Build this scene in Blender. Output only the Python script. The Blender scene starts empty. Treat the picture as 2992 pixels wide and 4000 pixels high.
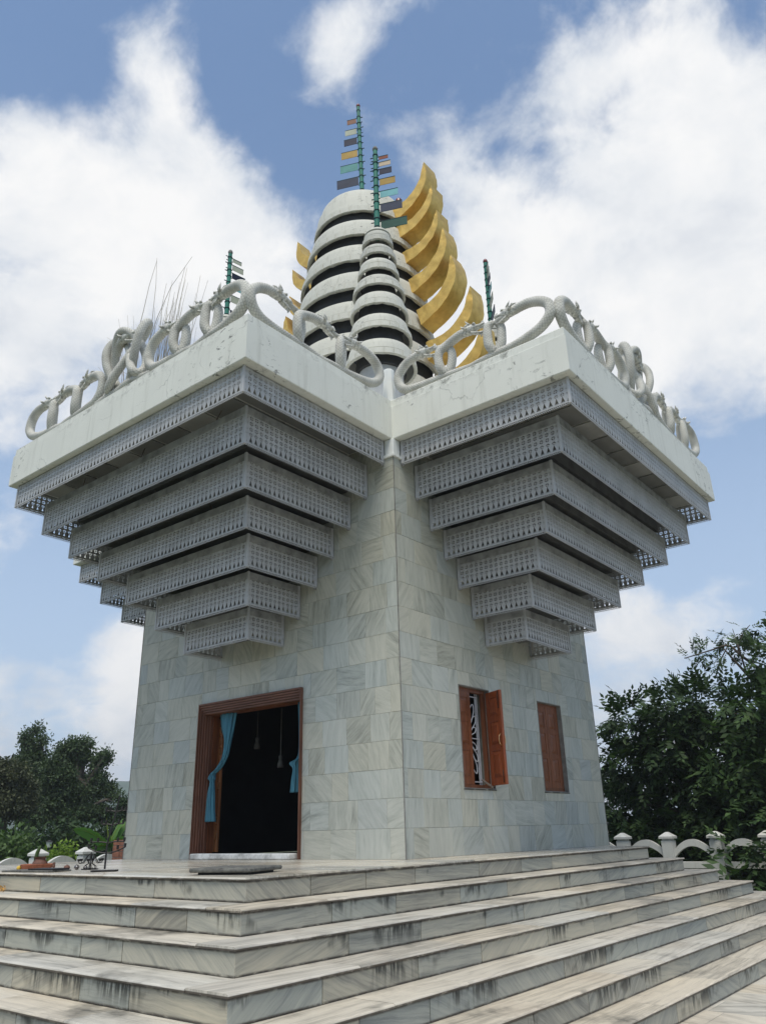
import bpy, bmesh, math, random
import numpy as np
from mathutils import Vector, Matrix, Euler

random.seed(7)
rng = np.random.default_rng(11)
scene = bpy.context.scene
C = scene.collection
R = math.radians
PI = math.pi

# ------------------------------------------------------------------ camera
ROT = [[0.77679017, 0.62931453, -0.02366959], [0.25531102, -0.28033839, 0.92532517], [-0.57568508, 0.7248266, 0.378435046]]
CAM = Vector((10.448075, -12.608705, 0.373121))
cd = bpy.data.cameras.new('camera')
cam = bpy.data.objects.new('camera', cd)
C.objects.link(cam)
m = Matrix.Identity(4)
for i in range(3):
    m[i][0] = ROT[0][i]
    m[i][1] = ROT[1][i]
    m[i][2] = -ROT[2][i]
    m[i][3] = CAM[i]
cam.matrix_world = m
cd.sensor_fit = 'VERTICAL'
cd.sensor_height = 36.0
cd.lens = 3045.52 * 36.0 / 4000.0
cd.clip_start = 0.05
cd.clip_end = 6000
scene.camera = cam

# ------------------------------------------------------------------ node helper
class NT:
    def __init__(s, tree):
        s.t = tree
        s.n = tree.nodes
        s.l = tree.links
    def node(s, typ, **kw):
        n = s.n.new(typ)
        for k, v in kw.items():
            setattr(n, k, v)
        return n
    def put(s, sock, v):
        if isinstance(v, bpy.types.NodeSocket):
            s.l.new(v, sock)
        elif v is not None:
            if isinstance(v, (tuple, list)) and len(v) == 3 and sock.type == 'RGBA':
                v = tuple(v) + (1.0,)
            sock.default_value = v
    def math(s, op, a, b=0.5, c=0.5, clamp=False):
        n = s.node('ShaderNodeMath', operation=op, use_clamp=clamp)
        s.put(n.inputs[0], a)
        s.put(n.inputs[1], b)
        s.put(n.inputs[2], c)
        return n.outputs[0]
    def vmath(s, op, a, b=None, out=0, scale=None):
        n = s.node('ShaderNodeVectorMath', operation=op)
        s.put(n.inputs[0], a)
        if b is not None:
            s.put(n.inputs[1], b)
        if scale is not None:
            s.put(n.inputs['Scale'], scale)
        return n.outputs[out]
    def noise(s, vec, scale=5, detail=4, rough=0.55, dist=0.0, out=0, dims='3D'):
        n = s.node('ShaderNodeTexNoise', noise_dimensions=dims)
        s.put(n.inputs['Vector'], vec)
        n.inputs['Scale'].default_value = scale
        n.inputs['Detail'].default_value = detail
        n.inputs['Roughness'].default_value = rough
        n.inputs['Distortion'].default_value = dist
        return n.outputs[out]
    def mapping(s, vec, scale=(1, 1, 1), loc=(0, 0, 0), rot=(0, 0, 0)):
        n = s.node('ShaderNodeMapping')
        s.put(n.inputs['Vector'], vec)
        s.put(n.inputs['Location'], loc)
        s.put(n.inputs['Rotation'], rot)
        s.put(n.inputs['Scale'], scale)
        return n.outputs[0]
    def ramp(s, fac, stops):
        n = s.node('ShaderNodeValToRGB')
        e = n.color_ramp.elements
        while len(e) < len(stops):
            e.new(0.5)
        for el, (p, c) in zip(e, stops):
            el.position = p
            el.color = (c, c, c, 1) if isinstance(c, (int, float)) else tuple(c) + (1,)
        s.put(n.inputs[0], fac)
        return n.outputs[0]
    def mix(s, fac, a, b, blend='MIX'):
        n = s.node('ShaderNodeMix', data_type='RGBA', blend_type=blend)
        s.put(n.inputs[0], fac)
        s.put(n.inputs[6], a)
        s.put(n.inputs[7], b)
        return n.outputs[2]
    def smooth(s, v, a, b):
        n = s.node('ShaderNodeMapRange', interpolation_type='SMOOTHSTEP')
        s.put(n.inputs[0], v)
        n.inputs[1].default_value = a
        n.inputs[2].default_value = b
        return n.outputs[0]

# ------------------------------------------------------------------ sky, sun, exposure
SUN_EL, SUN_AZ = R(64), R(300)      # azimuth measured from +x towards +y
world = bpy.data.worlds.new('World')
scene.world = world
world.use_nodes = True
nt = NT(world.node_tree)
nt.n.clear()
tc = nt.node('ShaderNodeTexCoord')
D = tc.outputs['Generated']
sky = nt.node('ShaderNodeTexSky', sky_type='NISHITA')
sky.sun_disc = False
sky.sun_elevation = SUN_EL
sky.sun_rotation = PI / 2 - SUN_AZ
sky.altitude = 600
sky.air_density = 1.0
sky.dust_density = 1.2
sky.ozone_density = 1.0
# clouds on a flat layer overhead
sep = nt.node('ShaderNodeSeparateXYZ')
nt.put(sep.inputs[0], D)
zc = nt.math('MAXIMUM', sep.outputs[2], 0.0)
den = nt.math('ADD', zc, 0.28)
inv = nt.math('DIVIDE', 1.0, den)
P = nt.vmath('SCALE', D, scale=inv)
P = nt.mapping(P, scale=(1, 1, 0.35), loc=(3.1, 7.7, 1.3))
warp = nt.vmath('SUBTRACT', nt.noise(P, 2.6, 3, 0.5, out=1), (0.5, 0.5, 0.5))
P2 = nt.vmath('ADD', P, nt.vmath('SCALE', warp, scale=0.30))
f1 = nt.noise(P2, 1.9, 10, 0.62, 0.0)
DD = nt.vmath('ADD', nt.mapping(D, scale=(1.0, 1.0, 1.25)), nt.vmath('SCALE', warp, scale=0.10))
f2 = nt.noise(DD, 7.5, 9, 0.60, 0.15)
f3 = nt.noise(DD, 3.2, 3, 0.5, 0.0)
f = nt.math('ADD', nt.math('ADD', nt.math('MULTIPLY', f1, 0.36), nt.math('MULTIPLY', f2, 0.44)), nt.math('MULTIPLY', f3, 0.20))
# where the big cloud banks and the blue gaps stand (pixel of the full photo, angular size, weight)
def pix_dir(u, v):
    a_, b_ = (u - 1496) / 3045.52, -(v - 2000) / 3045.52
    d = Vector([ROT[0][i] * a_ + ROT[1][i] * b_ + ROT[2][i] for i in range(3)])
    return d.normalized()
BLOBS = [
    # banks
    (300, 640, 6.5, .20), (480, 900, 8, .24), (820, 1000, 6, .20), (150, 1180, 8, .24), (60, 820, 6, .10), (1050, 880, 5, .14), (200, 1480, 6, .16), (130, 480, 2.5, .10),
    (2450, 880, 8, .26), (2250, 1150, 9, .24), (2800, 700, 7, .26), (2050, 900, 5, .16), (1780, 620, 3.2, .26), (1640, 520, 2.0, .10), (2700, 1250, 7, .22), (2520, 230, 4, .10), (2120, 310, 2.6, .17), (2300, 260, 2.2, .10), (2750, 400, 5, .16), (2700, 80, 3.5, .10),
    # wisps
    (1360, 300, 1.5, .20), (1310, 200, 1.8, .17), (1250, 110, 1.8, .14), (1420, 120, 1.6, .10), (1500, 60, 2.0, .10), (1800, 60, 4, .10), (620, 330, 2.4, .12), (470, 200, 2.2, .10), (760, 420, 2.4, .12), (260, 220, 1.4, .08), (1170, 380, 1.5, .10), (1990, 470, 1.6, .07),
    (500, 2500, 1.9, .42), (540, 2690, 1.6, .30), (420, 2920, 2.2, .22), (2480, 2560, 4.5, .26), (2850, 2480, 4, .12), (2300, 2900, 4, .14), (60, 2900, 3.5, .18), (1980, 1400, 5, .12), (2560, 1650, 2.2, .08), (2860, 1640, 2.2, .09),
    # blue gaps
    (120, 330, 4.5, -.16), (200, 60, 4.5, -.16), (960, 160, 5.5, -.22), (1020, 560, 3.2, -.24), (1200, 720, 2.2, -.12), (1080, 380, 2.5, -.10), (2000, 560, 2.6, -.16), (1950, 200, 3.2, -.13), (1560, 330, 3.0, -.16), (1640, 180, 2.4, -.12), (2950, 30, 2.0, -.12), (2180, 560, 2.6, -.14), (2380, 470, 1.8, -.10), (2080, 130, 2.2, -.10),
    (2820, 1800, 4.2, -.26), (2960, 1560, 2.5, -.16), (100, 1950, 5.0, -.20), (200, 2250, 5.0, -.20), (2700, 2080, 4.5, -.12), (560, 1150, 2.2, -.10), (700, 720, 1.4, -.07), (330, 2750, 2.2, -.10),
]
bsum = None
for (u, v, ang, w) in BLOBS:
    d = pix_dir(u, v)
    dp = nt.vmath('DOT_PRODUCT', D, tuple(d), out=1)
    k = 1.0 / (1 - math.cos(R(ang)))
    e = nt.math('MULTIPLY', nt.math('SUBTRACT', dp, 1.0), k)
    g = nt.math('MULTIPLY', nt.math('POWER', 2.71828, e), w)
    bsum = g if bsum is None else nt.math('ADD', bsum, g)
f = nt.math('ADD', nt.math('MULTIPLY', nt.math('SUBTRACT', f, 0.5), 2.35), 0.50)
dens = nt.math('ADD', f, nt.math('MULTIPLY', bsum, 0.80))
cover = nt.smooth(dens, 0.44, 0.77)
cover = nt.math('POWER', cover, 0.9)
thick = nt.smooth(dens, 0.62, 1.0)
shade = nt.noise(nt.vmath('ADD', DD, (0.03, 0.02, 0.06)), 6.0, 8, 0.62, 0.2)
lowgrey = nt.smooth(sep.outputs[2], 0.30, 0.02)
shade = nt.math('SUBTRACT', shade, nt.math('MULTIPLY', lowgrey, 0.10))
ccol = nt.ramp(shade, [(0.28, (4.3, 4.75, 5.5)), (0.43, (5.9, 6.2, 6.6)), (0.60, (7.5, 7.5, 7.5))])
ccol = nt.mix(nt.math('MULTIPLY', thick, 0.45), ccol, (7.7, 7.65, 7.55))
skyc = nt.mix(1.0, sky.outputs[0], (1.02, 1.26, 1.36), 'MULTIPLY')
skyc = nt.mix(0.10, skyc, (4.4, 5.0, 6.0))
# thin milky air towards the horizon
milky = nt.math('MULTIPLY', nt.smooth(sep.outputs[2], 0.80, 0.05), 0.78)
skyc = nt.mix(milky, skyc, (4.1, 5.0, 6.3))
col = nt.mix(cover, skyc, ccol)
bg = nt.node('ShaderNodeBackground')
nt.put(bg.inputs[0], col)
bg.inputs[1].default_value = 0.085
wo = nt.node('ShaderNodeOutputWorld')
nt.l.new(bg.outputs[0], wo.inputs[0])

sd = bpy.data.lights.new('sun', 'SUN')
sd.energy = 1.95
sd.angle = R(28)
sd.color = (1.0, 0.925, 0.79)
sun = bpy.data.objects.new('sun', sd)
C.objects.link(sun)
sdir = Vector((math.cos(SUN_EL) * math.cos(SUN_AZ), math.cos(SUN_EL) * math.sin(SUN_AZ), math.sin(SUN_EL)))
sun.rotation_euler = sdir.to_track_quat('Z', 'Y').to_euler()
sun.location = sdir * 60
scene.view_settings.view_transform = 'Standard'
scene.view_settings.look = 'None'
scene.view_settings.exposure = 0.62
scene.view_settings.gamma = 1.0
scene.view_settings.use_curve_mapping = False
scene.render.engine = 'CYCLES'
scene.cycles.max_bounces = 6
scene.cycles.use_denoising = True

# ------------------------------------------------------------------ materials
MATS = {}
def mat(name, rough=0.6, metal=0.0, spec=0.5):
    mt = bpy.data.materials.new(name)
    mt.use_nodes = True
    t = NT(mt.node_tree)
    b = t.n['Principled BSDF']
    b.inputs['Roughness'].default_value = rough
    b.inputs['Metallic'].default_value = metal
    b.inputs['Specular IOR Level'].default_value = spec
    MATS[name] = mt
    return mt, t, b
def bump(t, b, h, strength=0.3, dist=0.01):
    n = t.node('ShaderNodeBump')
    n.inputs['Strength'].default_value = strength
    n.inputs['Distance'].default_value = dist
    t.put(n.inputs['Height'], h)
    t.l.new(n.outputs[0], b.inputs['Normal'])
def simple(name, col, rough=0.6, metal=0.0, var=0.15, scale=6, spec=0.5, dark=None, bmp=0.0):
    mt, t, b = mat(name, rough, metal, spec)
    g = t.node('ShaderNodeNewGeometry')
    n = t.noise(g.outputs['Position'], scale, 5, 0.6)
    lo = tuple(c * (1 - var) for c in col) if dark is None else dark
    hi = tuple(min(1, c * (1 + var * 0.6)) for c in col)
    t.put(b.inputs['Base Color'], t.ramp(n, [(0.3, lo), (0.62, hi)]))
    if bmp:
        bump(t, b, n, bmp)
    return mt

def marble(name, plane, base, span, pal, rough, stain=None, sc=(2.2, 2.2, 10.0), grime=0.0):
    """plane 'XZ' (upright pieces) or 'XY' (flat pieces): veins run along local x turned by base +- span; one piece, one own vein pattern"""
    mt, t, b = mat(name, rough)
    oi = t.node('ShaderNodeObjectInfo')
    g = t.node('ShaderNodeNewGeometry')
    tcn = t.node('ShaderNodeTexCoord')
    rnd = t.math('FRACT', t.math('ADD', oi.outputs['Random'], t.math('MULTIPLY', g.outputs['Random Per Island'], 7.31)))
    r2 = t.math('FRACT', t.math('MULTIPLY', rnd, 57.31))
    r3 = t.math('FRACT', t.math('MULTIPLY', rnd, 191.7))
    off = t.node('ShaderNodeCombineXYZ')
    t.put(off.inputs[0], t.math('MULTIPLY', rnd, 91.0))
    t.put(off.inputs[1], t.math('MULTIPLY', r2, 37.0))
    t.put(off.inputs[2], t.math('MULTIPLY', r3, 53.0))
    vr = t.node('ShaderNodeVectorRotate', rotation_type='Y_AXIS' if plane == 'XZ' else 'Z_AXIS')
    t.put(vr.inputs['Vector'], tcn.outputs['Object'])
    tt = t.math('MULTIPLY', t.math('SUBTRACT', r2, 0.5), 2.0)
    ang = t.math('ADD', t.math('MULTIPLY', t.math('MULTIPLY', tt, t.math('ABSOLUTE', tt)), R(span)), R(base))
    t.put(vr.inputs['Angle'], ang)
    v = t.vmath('ADD', vr.outputs[0], off.outputs[0])
    wv = t.vmath('SUBTRACT', t.noise(v, 2.4, 3, 0.5, out=1), (0.5, 0.5, 0.5))
    v = t.vmath('ADD', v, t.vmath('SCALE', wv, scale=0.075))
    s1 = t.mapping(v, scale=sc if plane == 'XZ' else (sc[0], sc[2], sc[1]))
    n1 = t.noise(s1, 1.0, 8, 0.66, 0.25)
    n2 = t.noise(s1, 3.3, 5, 0.68, 0.4)
    n3 = t.noise(v, 1.3, 2, 0.5)
    n = t.math('ADD', t.math('MULTIPLY', n1, 0.62), t.math('MULTIPLY', n2, 0.38))
    n = t.math('ADD', n, t.math('MULTIPLY', t.math('SUBTRACT', n3, 0.5), 0.22))
    n = t.math('ADD', n, t.math('MULTIPLY', t.math('SUBTRACT', r3, 0.5), 0.13))
    col = t.ramp(n, [(0.30, pal[0]), (0.43, pal[1]), (0.52, pal[2]), (0.68, pal[3])])
    tint = t.ramp(rnd, [(0.0, (0.93, 0.97, 1.02)), (0.35, (1.0, 1.0, 1.0)), (0.78, (1.04, 1.0, 0.94)), (0.86, (1.04, 1.0, 0.94)), (1.0, (0.88, 0.92, 0.99))])
    if stain:
        tint = t.ramp(rnd, [(0.0, (0.80, 0.87, 0.93)), (0.22, (0.88, 0.94, 0.97)), (0.34, (1.0, 1.0, 0.98)), (0.66, (1.06, 1.02, 0.95)), (0.80, (0.97, 0.98, 0.97)), (1.0, (0.84, 0.90, 0.95))])
    col = t.mix(1.0, col, tint, 'MULTIPLY')
    pos = g.outputs['Position']
    if grime:
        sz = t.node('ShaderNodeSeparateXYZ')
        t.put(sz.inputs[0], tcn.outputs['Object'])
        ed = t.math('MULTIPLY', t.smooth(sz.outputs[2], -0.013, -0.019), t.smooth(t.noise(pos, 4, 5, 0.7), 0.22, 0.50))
        gm = t.noise(pos, 1.1, 6, 0.65)
        gm = t.smooth(gm, 0.50, 0.75)
        g2 = t.noise(pos, 9, 4, 0.6)
        gm = t.math('MULTIPLY', gm, t.math('MULTIPLY', g2, grime * 1.8), clamp=True)
        col = t.mix(gm, col, (0.105, 0.10, 0.085))
        pk = t.smooth(t.noise(t.vmath('ADD', pos, (7, 3, 1)), 0.8, 5, 0.6), 0.5, 0.75)
        col = t.mix(t.math('MULTIPLY', pk, 0.30), col, (0.36, 0.29, 0.225))
        col = t.mix(t.math('MULTIPLY', ed, 0.92), col, (0.055, 0.042, 0.033))  # dirt-brown lower nosing edge, deepens the painted shadow line beneath
    if stain:
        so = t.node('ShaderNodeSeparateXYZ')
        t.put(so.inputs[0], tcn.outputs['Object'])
        sn = t.noise(t.mapping(pos, scale=(16, 16, 1.5)), 1.0, 5, 0.7)
        pt = t.noise(t.vmath('ADD', pos, (1, 9, 4)), 0.85, 4, 0.65)
        pm = t.smooth(pt, 0.535, 0.60)
        dn = t.smooth(so.outputs[2], -0.13, 0.09)
        k = t.math('MULTIPLY', pm, t.math('MULTIPLY', dn, t.smooth(sn, 0.40, 0.54)))
        col = t.mix(t.math('MULTIPLY', k, stain, clamp=True), col, (0.028, 0.030, 0.024))
        # thin dirt under the nosing and along the foot, nosing's shadow line painted in
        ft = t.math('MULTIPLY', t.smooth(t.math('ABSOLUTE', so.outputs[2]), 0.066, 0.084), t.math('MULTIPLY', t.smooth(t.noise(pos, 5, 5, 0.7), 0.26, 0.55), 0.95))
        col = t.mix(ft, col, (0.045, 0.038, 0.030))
    t.put(b.inputs['Base Color'], col)
    t.put(b.inputs['Roughness'], t.math('ADD', t.math('MULTIPLY', n2, 0.25), rough - 0.1))
    bump(t, b, n2, 0.08, 0.004)
    return mt

WALLP = [(0.235, 0.245, 0.215), (0.375, 0.39, 0.345), (0.445, 0.458, 0.408), (0.515, 0.522, 0.468)]
STEPP = [(0.19, 0.188, 0.17), (0.305, 0.30, 0.262), (0.40, 0.385, 0.325), (0.50, 0.47, 0.385)]
TREADP = [(0.21, 0.197, 0.168), (0.41, 0.383, 0.328), (0.55, 0.512, 0.438), (0.64, 0.595, 0.505)]
marble('marble_wall', 'XZ', 88, 95, WALLP, 0.42, sc=(1.5, 1.5, 13.0))
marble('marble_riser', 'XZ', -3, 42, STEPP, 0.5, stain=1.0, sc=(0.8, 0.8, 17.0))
marble('marble_tread', 'XY', 0, 9, TREADP, 0.50, sc=(0.8, 0.8, 17.0), grime=0.95)
marble('marble_floor', 'XY', 0, 12, TREADP, 0.22, sc=(0.9, 0.9, 9.0), grime=0.25)
marble('marble_paving', 'XY', 20, 60, TREADP, 0.55, sc=(1.1, 1.1, 7.0), grime=0.45)
simple('mortar', (0.20, 0.20, 0.185), 0.9, var=0.3, scale=3)
simple('step_core', (0.06, 0.055, 0.048), 0.9, var=0.3, scale=3)

def plaster(name, col, streak=0.5, mould=0.4, sc=1.0, crack=0.35, top_grime=0.0):
    mt, t, b = mat(name, 0.7)
    g = t.node('ShaderNodeNewGeometry')
    pos = g.outputs['Position']
    s1 = t.noise(t.mapping(pos, scale=(7 * sc, 7 * sc, 0.55 * sc)), 1.0, 6, 0.65)
    lo = t.noise(pos, 0.9 * sc, 4, 0.6)
    k = t.math('MULTIPLY', t.smooth(s1, 0.50, 0.74), streak)
    c = t.mix(t.smooth(lo, 0.3, 0.7), tuple(x * 0.94 for x in col), col)
    c = t.mix(k, c, tuple(x * 0.60 for x in (col[0], col[1] * 1.0, col[2] * 0.95)))
    f = t.noise(t.mapping(pos, scale=(4 * sc, 4 * sc, 7 * sc)), 1.6, 9, 0.72, 0.6)
    patch = t.smooth(t.noise(t.vmath('ADD', pos, (5, 2, 8)), 1.0 * sc, 3, 0.6), 0.50, 0.66)
    sep_ = t.node('ShaderNodeSeparateXYZ')
    t.put(sep_.inputs[0], g.outputs['Normal'])
    k2 = t.math('MULTIPLY', t.math('MULTIPLY', t.smooth(f, 0.56, 0.62), patch), mould, clamp=True)
    c = t.mix(k2, c, (0.05, 0.055, 0.05))
    if top_grime:
        sp_ = t.node('ShaderNodeSeparateXYZ')
        t.put(sp_.inputs[0], pos)
        tg = t.math('MULTIPLY', t.smooth(sp_.outputs[2], 6.98, 7.24), t.smooth(t.noise(pos, 7, 8, 0.75), 0.47, 0.66))
        tg = t.math('MULTIPLY', tg, t.smooth(t.noise(pos, 0.8, 3, 0.6), 0.38, 0.60))
        c = t.mix(t.math('MULTIPLY', tg, top_grime), c, (0.13, 0.135, 0.115))
    # hairline cracks
    vo = t.node('ShaderNodeTexVoronoi', feature='DISTANCE_TO_EDGE')
    t.put(vo.inputs['Vector'], t.vmath('ADD', pos, t.vmath('SCALE', t.noise(pos, 3, 3, 0.6, out=1), scale=0.5)))
    vo.inputs['Scale'].default_value = 1.1 * sc
    cr = t.math('MULTIPLY', t.smooth(vo.outputs[0], 0.014, 0.002), t.smooth(t.noise(t.vmath('ADD', pos, (2, 2, 2)), 0.8, 2, 0.5), 0.50, 0.62))
    c = t.mix(t.math('MULTIPLY', cr, crack), c, (0.12, 0.125, 0.115))
    t.put(b.inputs['Base Color'], c)
    bump(t, b, f, 0.12, 0.01)
    return mt
plaster('plaster_white', (0.725, 0.735, 0.68), 0.42, 0.85, 1.0, 0.4, 0.75)
plaster('plaster_ring', (0.58, 0.58, 0.52), 0.55, 0.6, 1.6)
plaster('plaster_grimy', (0.50, 0.50, 0.45), 0.75, 0.95, 2.2)
plaster('plaster_post', (0.74, 0.76, 0.74), 0.35, 0.2, 2, 0.0)
plaster('fence_paint', (0.60, 0.605, 0.58), 0.40, 0.25, 2, 0.0)
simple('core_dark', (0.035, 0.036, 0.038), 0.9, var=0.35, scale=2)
simple('core_mid', (0.40, 0.41, 0.41), 0.85, var=0.25, scale=2)
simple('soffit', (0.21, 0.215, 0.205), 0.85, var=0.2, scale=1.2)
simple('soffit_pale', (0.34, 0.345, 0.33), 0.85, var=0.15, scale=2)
simple('shade_box_grey', (0.115, 0.118, 0.115), 0.9, var=0.3, scale=3)
simple('rod_rust', (0.16, 0.13, 0.11), 0.8, var=0.4, scale=20)
simple('cord_dark', (0.055, 0.055, 0.05), 0.9, var=0.3, scale=9)
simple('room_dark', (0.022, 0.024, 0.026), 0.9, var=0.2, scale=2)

mt, t, b = mat('lattice_paint', 0.55)
g = t.node('ShaderNodeNewGeometry')
n = t.noise(g.outputs['Position'], 2.5, 5, 0.6)
n2 = t.noise(g.outputs['Position'], 14, 4, 0.6)
c = t.ramp(n, [(0.3, (0.38, 0.387, 0.395)), (0.65, (0.48, 0.487, 0.497))])
c = t.mix(t.math('MULTIPLY', t.smooth(n2, 0.56, 0.72), 0.35), c, (0.22, 0.23, 0.23))
t.put(b.inputs['Base Color'], c)
simple('lattice_board', (0.31, 0.315, 0.315), 0.6, var=0.25, scale=5, dark=(0.17, 0.173, 0.17))

mt, t, b = mat('serpent_plaster', 0.75)
g = t.node('ShaderNodeNewGeometry')
uv = t.node('ShaderNodeUVMap')
# overlapping scales: two crossed families of waves along the body
sx = t.node('ShaderNodeSeparateXYZ')
t.put(sx.inputs[0], uv.outputs[0])
wa = t.math('SINE', t.math('ADD', t.math('MULTIPLY', sx.outputs[0], 2 * PI * 4), t.math('MULTIPLY', sx.outputs[1], 62.0)))
wb_ = t.math('SINE', t.math('SUBTRACT', t.math('MULTIPLY', sx.outputs[0], 2 * PI * 4), t.math('MULTIPLY', sx.outputs[1], 62.0)))
gr = t.math('MINIMUM', t.math('ABSOLUTE', wa), t.math('ABSOLUTE', wb_))
gv = t.smooth(gr, 0.30, 0.02)
n = t.noise(g.outputs['Position'], 5, 5, 0.65)
c = t.ramp(n, [(0.32, (0.47, 0.465, 0.42)), (0.6, (0.66, 0.655, 0.605))])
c = t.mix(t.math('MULTIPLY', gv, 0.66), c, (0.17, 0.17, 0.15))
t.put(b.inputs['Base Color'], c)
bump(t, b, t.math('SUBTRACT', 1.0, gv), 0.7, 0.012)
simple('serpent_head_plaster', (0.56, 0.555, 0.51), 0.75, var=0.5, scale=26, dark=(0.25, 0.25, 0.23), bmp=0.5)

mt, t, b = mat('gold_leaf', 0.36, 0.72, 0.5)
g = t.node('ShaderNodeNewGeometry')
n = t.noise(g.outputs['Position'], 4.5, 5, 0.6, 0.4)
n2 = t.noise(g.outputs['Position'], 11, 3, 0.6)
t.put(b.inputs['Base Color'], t.ramp(n, [(0.28, (0.60, 0.37, 0.09)), (0.66, (0.82, 0.56, 0.16))]))
t.put(b.inputs['Roughness'], t.math('ADD', 0.33, t.math('MULTIPLY', n2, 0.25)))
bump(t, b, n2, 0.35, 0.03)

def wood(name, c0, c1, rough=0.45, sc=(30, 30, 1.6)):
    mt, t, b = mat(name, rough)
    tcn = t.node('ShaderNodeTexCoord')
    n = t.noise(t.mapping(tcn.outputs['Object'], scale=sc), 1.0, 6, 0.65, 0.6)
    n2 = t.noise(tcn.outputs['Object'], 2.0, 4, 0.6)
    c = t.ramp(n, [(0.28, c0), (0.68, c1)])
    c = t.mix(t.math('MULTIPLY', t.smooth(n2, 0.5, 0.75), 0.4), c, tuple(x * 0.6 for x in c0))
    t.put(b.inputs['Base Color'], c)
    bump(t, b, n, 0.15, 0.004)
wood('wood_frame', (0.075, 0.028, 0.016), (0.20, 0.085, 0.05), 0.5)
wood('wood_head', (0.075, 0.028, 0.016), (0.20, 0.085, 0.05), 0.5, (1.6, 30, 30))
wood('wood_shutter', (0.15, 0.036, 0.012), (0.34, 0.088, 0.028), 0.38)
wood('wood_dull', (0.105, 0.034, 0.015), (0.25, 0.088, 0.036), 0.45)
wood('wood_orange', (0.20, 0.07, 0.025), (0.36, 0.15, 0.055), 0.5)
simple('reveal', (0.20, 0.195, 0.18), 0.8, var=0.3, scale=8)
simple('grille_white', (0.62, 0.64, 0.68), 0.5, var=0.1)
simple('brass', (0.75, 0.48, 0.25), 0.3, 0.9)
simple('iron', (0.022, 0.021, 0.022), 0.55, 0.4, var=0.4, scale=30)
simple('silver', (0.16, 0.155, 0.16), 0.30, 0.9, var=0.3, scale=20)
simple('terracotta', (0.33, 0.115, 0.06), 0.75, var=0.35, scale=18)
simple('clay_brown', (0.125, 0.055, 0.036), 0.7, var=0.35, scale=18)
simple('lime_yellow', (0.62, 0.42, 0.05), 0.5, var=0.2, scale=20)
simple('old_stone', (0.11, 0.11, 0.10), 0.9, var=0.6, scale=14, dark=(0.03, 0.03, 0.03), bmp=0.5)
simple('white_block', (0.66, 0.66, 0.63), 0.8, var=0.3, scale=7, dark=(0.33, 0.33, 0.31), bmp=0.4)
simple('brick_red', (0.30, 0.125, 0.075), 0.85, var=0.35, scale=12)
simple('lamp_red', (0.16, 0.02, 0.018), 0.3, var=0.2)
simple('dry_leaf', (0.36, 0.20, 0.05), 0.8, var=0.5, scale=25)
simple('glass_pale', (0.55, 0.58, 0.55), 0.2, var=0.1)

mt, t, b = mat('curtain', 0.75)
tcn = t.node('ShaderNodeTexCoord')
n = t.noise(t.mapping(tcn.outputs['Object'], scale=(30, 30, 2)), 1, 4, 0.6)
t.put(b.inputs['Base Color'], t.ramp(n, [(0.3, (0.022, 0.10, 0.155)), (0.65, (0.065, 0.235, 0.315))]))

def paint(name, col, rough=0.45):
    simple(name, col, rough, var=0.18, scale=3, spec=0.15)
paint('pole_green', (0.045, 0.20, 0.155), 0.4)
paint('pole_joint', (0.012, 0.05, 0.052), 0.5)
FLAGC = {'red': (0.30, 0.085, 0.05), 'brown': (0.27, 0.13, 0.085), 'pale': (0.47, 0.50, 0.40), 'peach': (0.62, 0.50, 0.36), 'navy': (0.022, 0.028, 0.060),
         'gold': (0.48, 0.31, 0.08), 'teal': (0.13, 0.36, 0.35), 'sky': (0.20, 0.48, 0.52), 'slate': (0.042, 0.055, 0.095), 'green': (0.025, 0.095, 0.075)}
for k_, c_ in FLAGC.items():
    paint('flag_' + k_, tuple(x * 0.85 for x in c_), 0.5)

def leafmat(name, c0, c1, trans=0.18, rough=0.45):
    mt, t, b = mat(name, max(rough, 0.6), 0.0, 0.25)
    g = t.node('ShaderNodeNewGeometry')
    rr = g.outputs['Random Per Island']
    n = t.noise(g.outputs['Position'], 0.9, 3, 0.5)
    f = t.math('ADD', t.math('MULTIPLY', rr, 0.65), t.math('MULTIPLY', n, 0.35))
    c = t.ramp(f, [(0.15, c0), (0.75, c1), (0.97, tuple(min(1, x * 1.5) for x in c1))])
    t.put(b.inputs['Base Color'], c)
    tr = t.node('ShaderNodeBsdfTranslucent')
    t.put(tr.inputs[0], t.mix(1.0, c, (1.2, 1.5, 0.5), 'MULTIPLY'))
    mx = t.node('ShaderNodeMixShader')
    mx.inputs[0].default_value = trans
    t.l.new(b.outputs[0], mx.inputs[1])
    t.l.new(tr.outputs[0], mx.inputs[2])
    t.l.new(mx.outputs[0], t.n['Material Output'].inputs[0])
leafmat('leaf_deep', (0.020, 0.044, 0.017), (0.058, 0.105, 0.034), 0.15)
leafmat('leaf_dark', (0.016, 0.035, 0.015), (0.044, 0.080, 0.028), 0.12)
leafmat('leaf_grey', (0.032, 0.055, 0.028), (0.080, 0.120, 0.055), 0.15, 0.6)
leafmat('leaf_bush', (0.04, 0.075, 0.025), (0.095, 0.155, 0.055), 0.2)
leafmat('leaf_lime', (0.12, 0.19, 0.03), (0.22, 0.32, 0.06), 0.25)
leafmat('leaf_rust', (0.034, 0.046, 0.024), (0.085, 0.095, 0.048), 0.12)
leafmat('banana_leaf', (0.055, 0.12, 0.035), (0.10, 0.21, 0.06), 0.25, 0.4)
leafmat('banana_yellow', (0.18, 0.20, 0.04), (0.26, 0.27, 0.06), 0.25, 0.4)
leafmat('reed', (0.17, 0.15, 0.11), (0.34, 0.31, 0.24), 0.1, 0.7)
leafmat('flower', (0.36, 0.24, 0.38), (0.50, 0.36, 0.52), 0.2)
simple('bark', (0.10, 0.085, 0.07), 0.9, var=0.4, scale=9)
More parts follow.
